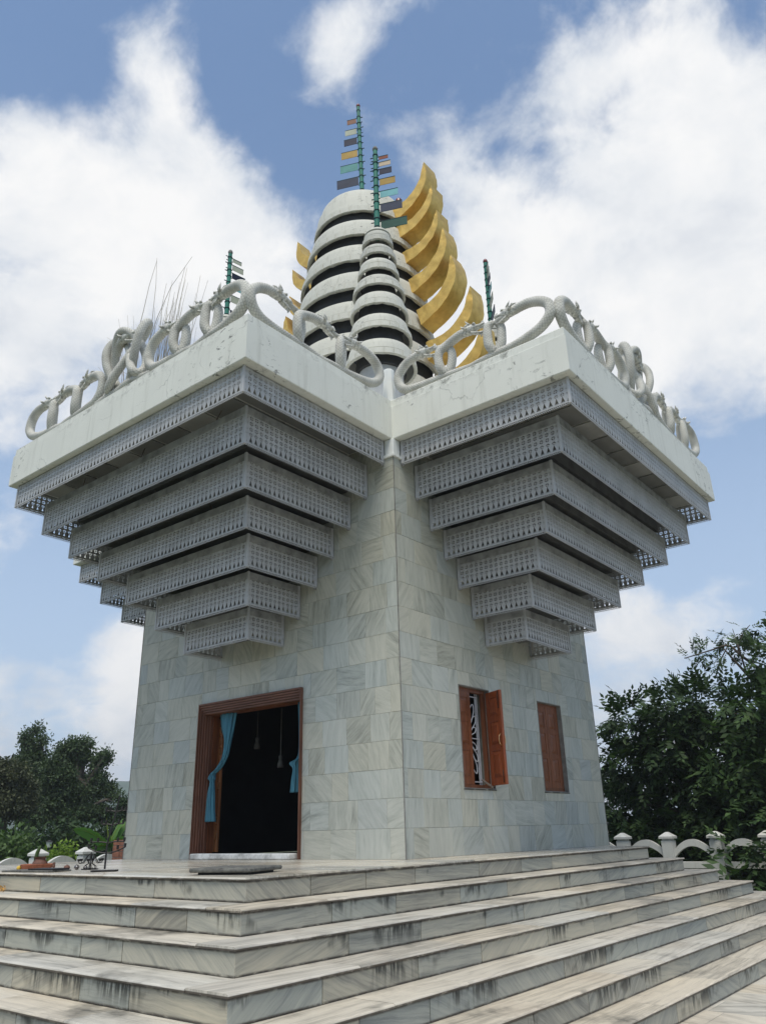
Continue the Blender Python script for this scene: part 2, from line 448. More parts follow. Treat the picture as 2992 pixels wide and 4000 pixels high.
simple('bark_pale', (0.27, 0.26, 0.22), 0.9, var=0.4, scale=9)
simple('ground_soil', (0.10, 0.115, 0.055), 0.95, var=0.4, scale=0.6)
simple('hill_forest', (0.045, 0.075, 0.045), 0.95, var=0.5, scale=0.05)

# ------------------------------------------------------------------ mesh builder
class MB:
    def __init__(s):
        s.v = []
        s.f = []
        s.uv = None
        s.off = 0
    def add(s, vs, fs):
        o = len(s.v)
        s.v.extend([tuple(q) for q in vs])
        s.f.extend([tuple(i + o for i in q) for q in fs])
    def box(s, x0, x1, y0, y1, z0, z1, M=None):
        vs = [(x0, y0, z0), (x1, y0, z0), (x1, y1, z0), (x0, y1, z0), (x0, y0, z1), (x1, y0, z1), (x1, y1, z1), (x0, y1, z1)]
        if M is not None:
            vs = [M @ Vector(q) for q in vs]
        s.add(vs, [(0, 3, 2, 1), (4, 5, 6, 7), (0, 1, 5, 4), (1, 2, 6, 5), (2, 3, 7, 6), (3, 0, 4, 7)])
        return s
    def bbox(s, x0, x1, y0, y1, z0, z1, c=0.01, M=None):
        """box with chamfered upright and level edges on all sides"""
        b = bmesh.new()
        bmesh.ops.create_cube(b, size=1)
        for q in b.verts:
            q.co = Vector(((x0 + x1) / 2 + q.co.x * (x1 - x0), (y0 + y1) / 2 + q.co.y * (y1 - y0), (z0 + z1) / 2 + q.co.z * (z1 - z0)))
        bmesh.ops.bevel(b, geom=b.edges[:], offset=c, segments=1, affect='EDGES')
        b.verts.index_update()
        vs = [(M @ q.co) if M is not None else q.co.copy() for q in b.verts]
        s.add(vs, [[q.index for q in f_.verts] for f_ in b.faces])
        b.free()
        return s
    def prism(s, poly, depth, fr):
        """poly: 2-D points, counter-clockwise; fr(a, b, d) gives the 3-D point; d runs 0..depth"""
        n = len(poly)
        vs = [fr(a_, b_, 0) for a_, b_ in poly] + [fr(a_, b_, depth) for a_, b_ in poly]
        fs = [tuple(range(n))[::-1], tuple(range(n, 2 * n))] + [(i, (i + 1) % n, n + (i + 1) % n, n + i) for i in range(n)]
        s.add(vs, fs)
        return s
    def tube(s, pts, rad, n=8, cap=True, uvs=False):
        pts = [Vector(q) for q in pts]
        m_ = len(pts)
        if not hasattr(rad, '__len__'):
            rad = [rad] * m_
        t0 = (pts[1] - pts[0]).normalized()
        ref = Vector((0, 0, 1)) if abs(t0.z) < 0.9 else Vector((1, 0, 0))
        u = t0.cross(ref).normalized()
        o = len(s.v)
        L = 0
        for i, p in enumerate(pts):
            a_ = pts[max(0, i - 1)]
            b_ = pts[min(m_ - 1, i + 1)]
            tt = (b_ - a_).normalized()
            u = (u - tt * u.dot(tt)).normalized()
            w = tt.cross(u)
            if i:
                L += (p - pts[i - 1]).length
            for k in range(n):
                an = 2 * PI * k / n
                s.v.append(tuple(p + (u * math.cos(an) + w * math.sin(an)) * rad[i]))
                if uvs:
                    s.uvv.append((k / n, L))
        for i in range(m_ - 1):
            for k in range(n):
                k2 = (k + 1) % n
                s.f.append((o + i * n + k, o + i * n + k2, o + (i + 1) * n + k2, o + (i + 1) * n + k))
        if cap:
            s.f.append(tuple(o + k for k in range(n))[::-1])
            s.f.append(tuple(o + (m_ - 1) * n + k for k in range(n)))
        return s
    def lathe(s, prof, n=24, c=(0, 0, 0), jit=None):
        """closed profile of (r, z) turned round the z axis at c"""
        o = len(s.v)
        m_ = len(prof)
        for k in range(n):
            an = 2 * PI * k / n
            for j, (r_, z_) in enumerate(prof):
                dz = jit(an, j) if jit else 0
                s.v.append((c[0] + r_ * math.cos(an), c[1] + r_ * math.sin(an), c[2] + z_ + dz))
        for k in range(n):
            k2 = (k + 1) % n
            for j in range(m_ - 1):
                s.f.append((o + k * m_ + j, o + k2 * m_ + j, o + k2 * m_ + j + 1, o + k * m_ + j + 1))
        return s
    def mesh(s, name, material, smooth=False):
        me = bpy.data.meshes.new(name)
        me.from_pydata(s.v, [], s.f)
        me.materials.append(MATS[material])
        if smooth:
            me.polygons.foreach_set('use_smooth', [True] * len(me.polygons))
        return me
    def obj(s, name, material, parent=None, smooth=False, auto=None):
        me = s.mesh(name, material, smooth)
        o = bpy.data.objects.new(name, me)
        C.objects.link(o)
        if parent is not None:
            o.parent = parent
        if auto:
            me.set_sharp_from_angle(angle=R(auto))
        return o

def fixn(o):
    b = bmesh.new()
    b.from_mesh(o.data)
    bmesh.ops.recalc_face_normals(b, faces=b.faces)
    b.to_mesh(o.data)
    b.free()
    return o
def put(name, me, parent=None, M=None):
    o = bpy.data.objects.new(name, me)
    C.objects.link(o)
    if parent is not None:
        o.parent = parent
    if M is not None:
        o.matrix_local = M
    return o
def empty(name, parent=None, loc=(0, 0, 0), rz=0.0):
    o = bpy.data.objects.new(name, None)
    C.objects.link(o)
    o.location = loc
    o.rotation_euler = (0, 0, rz)
    o.empty_display_size = 0.2
    if parent is not None:
        o.parent = parent
    return o
def tag(o, label, cat, group=None):
    o['label'] = label
    o['category'] = cat
    if group:
        o['group'] = group
    return o
def structure(o):
    o['kind'] = 'structure'
    return o
def spline(pts, n=8, closed=False):
    """Catmull-Rom through points (tuples of any length)"""
    P_ = [np.array(q, float) for q in pts]
    out = []
    m_ = len(P_)
    rngm = range(m_ if closed else m_ - 1)
    for i in rngm:
        if closed:
            p0, p1, p2, p3 = P_[(i - 1) % m_], P_[i], P_[(i + 1) % m_], P_[(i + 2) % m_]
        else:
            p0, p1, p2, p3 = P_[max(i - 1, 0)], P_[i], P_[i + 1], P_[min(i + 2, m_ - 1)]
        for k in range(n):
            u = k / n
            out.append(0.5 * ((2 * p1) + (-p0 + p2) * u + (2 * p0 - 5 * p1 + 4 * p2 - p3) * u * u + (-p0 + 3 * p1 - 3 * p2 + p3) * u ** 3))
    if not closed:
        out.append(P_[-1])
    else:
        out.append(out[0])
    return out
def RZ(a_):
    return Matrix.Rotation(a_, 4, 'Z')

# ------------------------------------------------------------------ ground, hills
A = 3.32            # half width of the tower
GZ = -1.505
o = MB()
o.add([(-1100, -1100, GZ - 0.012), (1100, -1100, GZ - 0.012), (1100, 1100, GZ - 0.012), (-1100, 1100, GZ - 0.012)], [(0, 1, 2, 3)])
structure(o.obj('ground', 'ground_soil'))
hb = MB()
NX, NY = 60, 10
for j in range(NY):
    for i in range(NX):
        an = R(120 + 70 * i / (NX - 1))
        rr_ = 480 + 46 * j
        prof = math.sin(PI * j / (NY - 1))
        hgt = (53 + 7 * math.sin(i * 0.45) + 5 * math.sin(i * 1.3 + 1) + random.uniform(-1.2, 1.2)) * prof
        hb.v.append((CAM.x + rr_ * math.cos(an), CAM.y + rr_ * math.sin(an), GZ - 2 + hgt))
for j in range(NY - 1):
    for i in range(NX - 1):
        hb.f.append((j * NX + i, j * NX + i + 1, (j + 1) * NX + i + 1, (j + 1) * NX + i))
structure(fixn(hb.obj('hills', 'hill_forest', smooth=True)))

# ------------------------------------------------------------------ pieces: bevelled tile meshes
def tile_mesh(name, w, h, t_, material, c=0.0028, nose=0.0):
    """upright tile: centred on local x and z, its back on y = 0, its face towards -y"""
    b = MB()
    x, z = w / 2, h / 2
    b.add([(-x, 0, -z), (x, 0, -z), (x, 0, z), (-x, 0, z), (-x, -t_ + c, -z), (x, -t_ + c, -z), (x, -t_ + c, z), (-x, -t_ + c, z),
           (-x + c, -t_, -z + c), (x - c, -t_, -z + c), (x - c, -t_, z - c), (-x + c, -t_, z - c)],
          [(8, 9, 10, 11), (4, 5, 9, 8), (5, 6, 10, 9), (6, 7, 11, 10), (7, 4, 8, 11), (0, 1, 5, 4), (1, 2, 6, 5), (2, 3, 7, 6), (3, 0, 4, 7)])
    return b.mesh(name, material)
def slab_mesh(name, w, d, t_, material, nose=0.012):
    """flat slab: centred on local x, y from 0 (front) to d, top at z = 0, rounded and slightly chipped front edge"""
    b = MB()
    x = w / 2
    if nose <= 0:
        b.prism([(0, -t_), (0, -0.004), (0.004, 0), (d, 0), (d, -t_)], w, lambda a_, b_, dd: (dd - x, a_, b_))
        return b.mesh(name, material)
    n = max(3, int(w / 0.10))
    m_ = 8
    for i in range(n + 1):
        u = -x + w * i / n
        inner = 0 < i < n
        c_ = random.uniform(0, 0.0018)
        if inner and random.random() < 0.10:
            c_ = random.uniform(0.005, 0.016)
        if inner:
            u += random.uniform(-0.025, 0.025)
        pr = [(0.0, -t_), (-0.006 + c_ * .3, -t_ * 0.72), (-0.008 + c_ * .8, -t_ * 0.45 - c_ * .3), (-0.004 + c_, -t_ * 0.18 - c_ * .7), (0.004 + c_, -0.003 - c_ * .6), (0.014 + c_, -c_ * .15), (d, 0), (d, -t_)]
        b.v.extend([(u, a_, z_) for a_, z_ in pr])
    for i in range(n):
        for k in range(m_):
            b.f.append((i * m_ + k, (i + 1) * m_ + k, (i + 1) * m_ + (k + 1) % m_, i * m_ + (k + 1) % m_))
    b.f.append(tuple(range(m_)))
    b.f.append(tuple(n * m_ + k for k in range(m_))[::-1])
    return b.mesh(name, material)

# ------------------------------------------------------------------ steps and platform
RIS, TRD, TRE = 0.215, 0.4184, 0.5418
X0, Y0, Y1, XL = 4.42, -7.20, 2.585, -3.25
steps = structure(empty('steps'))
NSTEP = 7
STONE = 0.030
def lengths(total, lo, hi, first=None):
    out = []
    left = total
    while left > hi:
        w = random.uniform(lo, hi)
        if left - w < lo * 0.5:
            w = left * 0.5
        out.append(w)
        left -= w
    out.append(left)
    return out
JT = 0.010
for i in range(NSTEP):
    par = empty('platform' if i == 0 else 'step', steps)
    xe, ye, yr, xl = X0 + TRD * i, Y0 - TRD * i, Y1 + TRE * i, XL - TRD * i
    zt, zb = -RIS * i, -RIS * (i + 1)
    core = MB().box(xl, xe - 0.041, ye + 0.041, yr - 0.035, zb - 0.002 * (i + 1), zt - STONE - 0.001 * (i + 1))
    core.obj('core', 'step_core', par)
    z_top, z_bot = zt - STONE - 0.002, zb + 0.004
    hh = z_top - z_bot
    zc_ = (z_top + z_bot) / 2
    # risers: window side (facing +x), then door side (facing -y), then the short end (facing +y)
    y = ye + 0.02
    for w in lengths(yr - ye - 0.04, 0.75, 1.45):
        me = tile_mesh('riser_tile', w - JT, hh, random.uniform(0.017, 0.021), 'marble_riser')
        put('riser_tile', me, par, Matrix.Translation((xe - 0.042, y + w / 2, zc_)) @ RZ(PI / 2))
        y += w
    x = xe - 0.02
    x_end = max(xl, -5.6)
    for w in lengths(x - x_end, 0.6, 1.5):
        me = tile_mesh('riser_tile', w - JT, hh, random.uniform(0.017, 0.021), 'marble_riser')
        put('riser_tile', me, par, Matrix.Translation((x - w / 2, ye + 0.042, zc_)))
        x -= w
    x = xe - 0.02
    for w in lengths(x - 0.5, 0.8, 1.5):
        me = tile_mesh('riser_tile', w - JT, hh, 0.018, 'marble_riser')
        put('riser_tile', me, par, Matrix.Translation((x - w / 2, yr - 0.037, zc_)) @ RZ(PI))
        x -= w
    if i == 0:
        # platform floor: rows of big slabs round the tower
        y = Y0
        row = 0
        rows = [0.42, 0.9, 0.9, 0.9, 0.77]
        for dpt in rows:
            x = X0
            for w in lengths(X0 - XL, 0.9, 1.7):
                me = slab_mesh('floor_slab', w - 0.004, dpt - 0.004, STONE, 'marble_floor', 0.012 if row == 0 else 0)
                put('floor_slab', me, par, Matrix.Translation((x - w / 2, y, random.uniform(-0.0006, 0.0006))))
                x -= w
            y += dpt
            row += 1
        y = Y0 + sum(rows)
        for (ya, xa, dp) in ((X0, 0, 0.42), (X0 - 0.42, 0, 0.70)):
            yy = y
            for w in lengths(Y1 - y, 0.9, 1.6):
                me = slab_mesh('floor_slab', w - 0.004, dp - 0.004, STONE, 'marble_floor', 0.012 if dp < 0.5 else 0)
                put('floor_slab', me, par, Matrix.Translation((ya, yy + w / 2, random.uniform(-0.0006, 0.0006))) @ RZ(PI / 2))
                yy += w
    else:
        # treads: on the window side, on the door side, at the far end
        dpt = TRD + 0.045
        y = ye
        first = True
        for w in lengths(yr - ye, 1.0, 1.75):
            me = slab_mesh('tread_slab', w - 0.004, dpt, STONE, 'marble_tread')
            put('tread_slab', me, par, Matrix.Translation((xe, y + w / 2, random.uniform(-0.001, 0.001))) @ Matrix.Translation((0, 0, zt)) @ RZ(PI / 2))
            y += w
        x = xe - dpt - 0.002
        for w in lengths(x - x_end, 1.0, 1.75):
            me = slab_mesh('tread_slab', w - 0.004, dpt, STONE, 'marble_tread')
            put('tread_slab', me, par, Matrix.Translation((x - w / 2, ye, zt + random.uniform(-0.001, 0.001))))
            x -= w
        x = xe - dpt - 0.002
        for w in lengths(x - 0.5, 1.0, 1.75):
            me = slab_mesh('tread_slab', w - 0.004, TRE + 0.04, STONE, 'marble_tread')
            put('tread_slab', me, par, Matrix.Translation((x - w / 2, yr, zt + random.uniform(-0.001, 0.001))) @ RZ(PI))
            x -= w
# paving at the foot of the steps
pav = structure(empty('pavement', None))
MB().box(5.5, 16, -16, 9, GZ - 0.3, GZ - 0.008).obj('bedding', 'mortar', pav)
y = -13.0
while y < 4:
    x = 6.0
    while x < 12.5:
        w = random.uniform(0.85, 1.3)
        me = slab_mesh('paving_slab', w - 0.006, 0.594, 0.007, 'marble_paving', 0)
        put('paving_slab', me, pav, Matrix.Translation((x + w / 2, y, GZ + random.uniform(-0.0015, 0.0015))))
        x += w
    y += 0.6

# ------------------------------------------------------------------ shrine
shrine = tag(empty('shrine'), 'tall marble shrine with white cross-shaped roof, grey lattice tiers and ringed spires', 'shrine')
ZB, ZT = 6.507, 7.287
COURSE = 0.4
WT = 0.30
DOOR = (-1.30, 1.30, 0.0, 2.59)
WINS = [(-1.775, -0.83, 0.96, 2.575), (0.865, 1.82, 0.96, 2.575)]
simple('grout', (0.26, 0.265, 0.235), 0.9, var=0.4, scale=4)
def wall_plate(openings, par):
    """wall core in the local frame of the door side: face on y = -A, x along"""
    b = MB()
    xs = sorted(set([-A, A] + [q for op in openings for q in op[:2]]))
    for xa, xb in zip(xs[:-1], xs[1:]):
        op = [q for q in openings if q[0] <= xa + 1e-6 and q[1] >= xb - 1e-6]
        y0, y1 = -A + 0.012, -A + WT
        xa2 = xa + (0.012 if xa == -A else 0)
        xb2 = xb - (0.312 if xb == A else 0)
        if op:
            if op[0][2] > 0:
                b.box(xa2, xb2, y0, y1, 0, op[0][2])
            b.box(xa2, xb2, y0, y1, op[0][3], ZB - 0.01)
        else:
            b.box(xa2, xb2, y0, y1, 0, ZB - 0.01)
    return b.obj('wall_core', 'grout', par)
def cut(rects, op):
    out = []
    for (x0, x1, z0, z1) in rects:
        a0, a1, b0, b1 = op
        if x1 <= a0 or x0 >= a1 or z1 <= b0 or z0 >= b1:
            out.append((x0, x1, z0, z1))
            continue
        if x0 < a0: out.append((x0, a0, z0, z1))
        if x1 > a1: out.append((a1, x1, z0, z1))
        xa, xb = max(x0, a0), min(x1, a1)
        if z0 < b0: out.append((xa, xb, z0, b0))
        if z1 > b1: out.append((xa, xb, b1, z1))
    return [q for q in out if q[1] - q[0] > 0.02 and q[3] - q[2] > 0.02]
def tiled_wall(ang, openings, single):
    par = empty('wall', shrine, (0, 0, 0), ang)
    wall_plate(openings, par)
    field = MB()
    for k in range(17):
        z0, z1 = k * COURSE, min((k + 1) * COURSE, ZB - 0.003)
        x = -A
        ws = []
        if k % 2 == 0:
            ws.append(random.uniform(0.10, 0.30))
        while sum(ws) < 2 * A - 0.75:
            ws.append(random.choice([0.40, 0.46, 0.5, 0.36, 0.55, 0.30, 0.48, 0.62]) + random.uniform(-0.03, 0.03))
        rest = 2 * A - sum(ws)
        ws += [rest * 0.62, rest * 0.38] if rest > 0.5 else [rest]
        for w in ws:
            for (a0, a1, b0, b1) in [q for q in [(x, x + w, z0, z1)]] if not openings else \
                    __import__('functools').reduce(cut, openings, [(x, x + w, z0, z1)]):
                tt = 0.012 + random.uniform(-0.0012, 0.0015)
                cx, cz = (a0 + a1) / 2, (b0 + b1) / 2
                g_ = 0.0025 if single else 0.005
                if single and k < 11:
                    me = tile_mesh('tile', a1 - a0 - g_, b1 - b0 - g_, tt, 'marble_wall')
                    put('tile', me, par, Matrix.Translation((cx, -A + 0.0125, cz)))
                else:
                    hx, hz, c_ = (a1 - a0 - g_) / 2, (b1 - b0 - g_) / 2, 0.004
                    yb, yf = -A + 0.0125, -A + 0.0125 - tt
                    field.add([(cx - hx, yb, cz - hz), (cx + hx, yb, cz - hz), (cx + hx, yb, cz + hz), (cx - hx, yb, cz + hz),
                               (cx - hx, yf + c_, cz - hz), (cx + hx, yf + c_, cz - hz), (cx + hx, yf + c_, cz + hz), (cx - hx, yf + c_, cz + hz),
                               (cx - hx + c_, yf, cz - hz + c_), (cx + hx - c_, yf, cz - hz + c_), (cx + hx - c_, yf, cz + hz - c_), (cx - hx + c_, yf, cz + hz - c_)],
                              [(8, 9, 10, 11), (4, 5, 9, 8), (5, 6, 10, 9), (6, 7, 11, 10), (7, 4, 8, 11), (0, 1, 5, 4), (1, 2, 6, 5), (2, 3, 7, 6), (3, 0, 4, 7)])
            x += w
    fo = field.obj('tiling', 'marble_wall', par)
    fo['kind'] = 'stuff'
    return par
wall_door = tiled_wall(0, [DOOR], True)
wall_win = tiled_wall(PI / 2, WINS, True)
tiled_wall(PI, [], False)
tiled_wall(-PI / 2, [], False)
# floor, ceiling and the foot of the tower below the platform
MB().box(-A + 0.02, A - 0.02, -A + 0.02, A - 0.02, -1.5, -0.04).obj('footing', 'mortar', shrine)
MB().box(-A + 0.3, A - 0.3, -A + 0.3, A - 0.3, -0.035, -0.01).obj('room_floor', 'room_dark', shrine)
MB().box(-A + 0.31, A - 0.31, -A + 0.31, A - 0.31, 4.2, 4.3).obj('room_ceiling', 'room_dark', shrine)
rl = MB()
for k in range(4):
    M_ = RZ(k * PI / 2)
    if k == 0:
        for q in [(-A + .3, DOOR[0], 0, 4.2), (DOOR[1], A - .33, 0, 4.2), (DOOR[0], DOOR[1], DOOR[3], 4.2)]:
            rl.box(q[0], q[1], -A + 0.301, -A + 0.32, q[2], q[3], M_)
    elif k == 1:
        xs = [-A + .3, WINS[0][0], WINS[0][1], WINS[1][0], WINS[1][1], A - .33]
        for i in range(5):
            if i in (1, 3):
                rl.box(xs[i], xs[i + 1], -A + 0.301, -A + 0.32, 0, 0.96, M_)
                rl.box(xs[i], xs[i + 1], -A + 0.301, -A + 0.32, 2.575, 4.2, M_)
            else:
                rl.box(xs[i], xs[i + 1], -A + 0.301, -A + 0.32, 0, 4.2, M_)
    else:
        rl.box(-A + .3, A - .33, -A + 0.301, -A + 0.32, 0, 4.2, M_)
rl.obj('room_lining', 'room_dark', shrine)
# slim pale joint strip on the front corner and its collar
for sx, sy in ((1, -1), (-1, -1), (1, 1)):
    MB().box(sx * A - 0.006, sx * A + 0.006, sy * A - 0.006, sy * A + 0.006, 0, 6.3).obj('corner_strip', 'reveal', shrine)
cb = MB()
cb.bbox(A - 0.20, A + 0.035, -A - 0.035, -A + 0.20, 6.16, 6.215, 0.008)
cb.bbox(A - 0.17, A + 0.012, -A - 0.012, -A + 0.17, 6.216, 6.5, 0.01)
cb.obj('corner_collar', 'plaster_post', shrine)

# roof slab: cross-shaped band with a slim set-back along its top
WB, XB = 3.287, 6.566
def cross(w, x):
    return [(w, -x), (w, -w), (x, -w), (x, w), (w, w), (w, x), (-w, x), (-w, w), (-x, w), (-x, -w), (-w, -w), (-w, -x)]
def cross_ring(b, loops):
    o_ = len(b.v)
    n = 12
    for (w, x, z) in loops:
        b.v.extend([(p[0], p[1], z) for p in cross(w, x)])
    for l in range(len(loops) - 1):
        for k in range(n):
            b.f.append((o_ + l * n + k, o_ + l * n + (k + 1) % n, o_ + (l + 1) * n + (k + 1) % n, o_ + (l + 1) * n + k))
    b.f.append(tuple(o_ + k for k in range(n))[::-1])
    b.f.append(tuple(o_ + (len(loops) - 1) * n + k for k in range(n)))
b = MB()
cross_ring(b, [(WB - 0.01, XB - 0.01, ZB), (WB, XB, ZB + 0.012), (WB - 0.004, XB - 0.004, 7.13), (WB - 0.022, XB - 0.022, 7.145), (WB - 0.026, XB - 0.026, ZT - 0.02), (WB - 0.045, XB - 0.045, ZT)])
fixn(b.obj('roof_slab', 'plaster_white', shrine))

# ------------------------------------------------------------------ lattice tiers
TW = [3.1221, 2.743, 2.3617, 1.9725, 1.5988, 1.2015, 0.8219]
TD = [3.1199, 2.7248, 2.3546, 1.9639, 1.5824, 1.1946, 0.8222]
TZ = [6.052, 5.533, 5.080, 4.6555, 4.2098, 3.749, 3.3204]
TTOP = [6.505, 6.165, 5.665, 5.20, 4.775, 4.33, 3.87]
CELL = 0.0985
def lattice_mesh(L, H, board):
    """cut sheet, local x 0..L along, z 0..H up, sheet 8 mm thick round y = 0"""
    n = max(2, round(L / CELL))
    c = L / n
    b = MB()
    fr = lambda a_, b_, d: (a_, 0.004 - d, b_)
    T = 0.008
    z0, zband, zsp = 0.0, 0.038, 0.060
    rows = int(math.ceil((H - board - 0.19) / 0.0905 - 0.05))
    zr = 0.19 if board > 0.03 else H - rows * 0.0905 + 0.01   # foot of the diamond rows
    rh = 0.0905
    b.box(0, L, -0.006, 0.006, zband, zsp)
    # hanging teeth: little open V's
    nt_ = n * 3
    w = L / nt_
    for i in range(nt_):
        x = i * w
        th = 0.0075
        b.prism([(x, zband), (x, 0.020), (x + w / 2, 0.0), (x + w / 2, 0.011), (x + th * 0.7, 0.024), (x + th * 0.7, zband)], 0.006, lambda a_, b_, d: (a_, 0.003 - d, b_))
        b.prism([(x + w, zband), (x + w - th * 0.7, zband), (x + w - th * 0.7, 0.024), (x + w / 2, 0.011), (x + w / 2, 0.0), (x + w, 0.020)], 0.006, lambda a_, b_, d: (a_, 0.003 - d, b_))
    # spear row: leaf blades tapering down, with slim bars between
    for i in range(n):
        x = i * c
        b.prism([(x + c * .36, zsp - 0.002), (x + c * .64, zsp - 0.002), (x + c * .97, zr - 0.030), (x + c * .80, zr - 0.014), (x + c * .5, zr + 0.002), (x + c * .20, zr - 0.014), (x + c * .03, zr - 0.030)], T, fr)
    for i in range(n + 1):
        x = min(max(i * c, 0.005), L - 0.005)
        b.box(x - 0.004, x + 0.004, -0.005, 0.005, zr - 0.03, H - board)
    # diamond rows
    for r_ in range(rows + 1):
        z = zr + r_ * rh
        b.box(0, L, -0.0055, 0.0055, z - 0.005, z + 0.005)
    for r_ in range(rows):
        z = zr + r_ * rh
        for i in range(n):
            x = i * c
            k = 0.40
            cx, cz = x + c / 2, z + rh / 2
            hx, hz = c * 0.50, rh * 0.50
            q = 0.08
            b.prism([(cx + hx * q, cz - hz), (cx + hx, cz - hz * q), (cx + hx, cz + hz * q), (cx + hx * q, cz + hz), (cx - hx * q, cz + hz), (cx - hx, cz + hz * q), (cx - hx, cz - hz * q), (cx - hx * q, cz - hz)], T, fr)
    return b.mesh('lattice_panel', 'lattice_paint')
def board_mesh(L, H, board):
    return MB().bbox(0, L, -0.010, 0.010, H - board, H, 0.003).mesh('fascia_board', 'lattice_board')
protos = []
for k in range(7):
    H = TTOP[k] - TZ[k]
    bd = 0.02 if k == 0 else 0.125
    protos.append((lattice_mesh(2 * TW[k], H, bd), lattice_mesh(TD[k] - 0.02, H, bd), board_mesh(2 * TW[k], H, bd), board_mesh(TD[k] - 0.02, H, bd), H))
strip_me = {}
for wing in range(4):
    ang = wing * PI / 2
    for k in range(7):
        fm, sm, fb, sb, H = protos[k]
        t_ = empty('lattice_tier', shrine, (0, 0, 0), ang)
        yf = -A - TD[k]
        z = TZ[k]
        put('lattice_panel', fm, t_, Matrix.Translation((-TW[k], yf, z)))
        put('fascia_board', fb, t_, Matrix.Translation((-TW[k], yf, z)))
        if wing in (0, 1):
            Mr = Matrix.Translation((TW[k], yf + 0.01, z)) @ RZ(PI / 2)
            Ml = Matrix.Translation((-TW[k], yf + 0.01, z)) @ RZ(PI / 2)
            sides = [Mr, Ml]
        else:
            sides = [Matrix.Translation((-TW[k], yf + 0.01, z)) @ RZ(PI / 2), Matrix.Translation((TW[k], yf + 0.01, z)) @ RZ(PI / 2)]
        for M_ in sides:
            put('lattice_panel', sm, t_, M_)
            put('fascia_board', sb, t_, M_)
        if k not in strip_me:
            strip_me[k] = MB().bbox(-0.02, 0.02, -0.02, 0.02, 0.015, H + 0.006, 0.004).mesh('corner_strip', 'lattice_paint')
            strip_me[k, 'e'] = MB().bbox(-0.017, 0.017, -0.03, 0.03, 0.03, H + 0.004, 0.004).mesh('end_strip', 'lattice_paint')
            strip_me[k, 'c'] = MB().bbox(-0.022, 0.022, -0.045, 0.045, 0.13, 0.20, 0.006).mesh('clip', 'lattice_paint')
        for sx in (1, -1):
            put('corner_strip', strip_me[k], t_, Matrix.Translation((sx * TW[k], yf, z)))
            if wing < 2:
                put('end_strip', strip_me[k, 'e'], t_, Matrix.Translation((sx * TW[k], -A - 0.045, z)))
                if k:
                    put('clip', strip_me[k, 'c'], t_, Matrix.Translation((sx * TW[k], -A - 0.075, z)))
        # carrying frame: rails behind the panels and a row of hangers
        fr_ = MB()
        fr_.box(-TW[k] + 0.02, TW[k] - 0.02, yf + 0.02, yf + 0.05, z + 0.06, z + 0.09)
        for sx in (1, -1):
            fr_.box(sx * TW[k] - 0.045 if sx > 0 else -TW[k] + 0.015, sx * TW[k] - 0.015 if sx > 0 else -TW[k] + 0.045, yf + 0.05, -A, z + 0.06, z + 0.09)
            if k < 6:
                fr_.box(sx * TW[k] - 0.045 if sx > 0 else -TW[k] + 0.015, sx * TW[k] - 0.015 if sx > 0 else -TW[k] + 0.045, -A - 0.05, -A - 0.01, z, TTOP[k])
        fr_.obj('rail', 'lattice_board', t_)
        # added dark box behind the sheets: blocks light so the holes look dark
        zb_, zt_ = z + 0.27, TTOP[k] - 0.015
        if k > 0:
            MB().box(-TW[k] + 0.42, TW[k] - 0.42, yf + 0.42, -A - 0.005, zb_, zt_).obj('shade_box', 'shade_box_grey', t_)
        if wing < 2 and k < 4:
            rods = MB()
            nx = max(2, int(TW[k] * 1.3))
            for i in range(nx):
                x = -TW[k] + (i + 0.5) * 2 * TW[k] / nx + random.uniform(-.1, .1)
                yy = yf + 0.08
                rods.tube([(x, yy, TZ[k] + H * 0.9), (x + random.uniform(-.1, .1), yy + random.uniform(0.02, 0.3), ZB + 0.0)], 0.008, 5)
            rods.obj('hanger', 'rod_rust', t_)
    # soffit sheets between the tiers: pale boards with open gaps
    sf = empty('soffit', shrine, (0, 0, 0), ang)
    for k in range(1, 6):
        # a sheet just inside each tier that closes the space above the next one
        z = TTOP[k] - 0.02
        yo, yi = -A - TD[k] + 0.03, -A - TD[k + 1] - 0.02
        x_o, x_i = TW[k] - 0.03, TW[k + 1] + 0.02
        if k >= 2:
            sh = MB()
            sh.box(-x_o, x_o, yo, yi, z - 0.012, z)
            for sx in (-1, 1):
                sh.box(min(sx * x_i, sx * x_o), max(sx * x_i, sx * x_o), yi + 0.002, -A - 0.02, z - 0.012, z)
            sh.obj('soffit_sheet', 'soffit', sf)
    bt = MB()
    nb = 9
    for i in range(nb):
        x = -3.05 + (i + 0.5) * 6.1 / nb
        MB().bbox(x - 0.31, x + 0.31, -XB + 0.30, -A - 0.05, ZB - 0.03, ZB - 0.012, 0.003).obj('soffit_board', 'soffit_pale' if (i * 7 + wing) % 3 == 0 else 'soffit', sf)

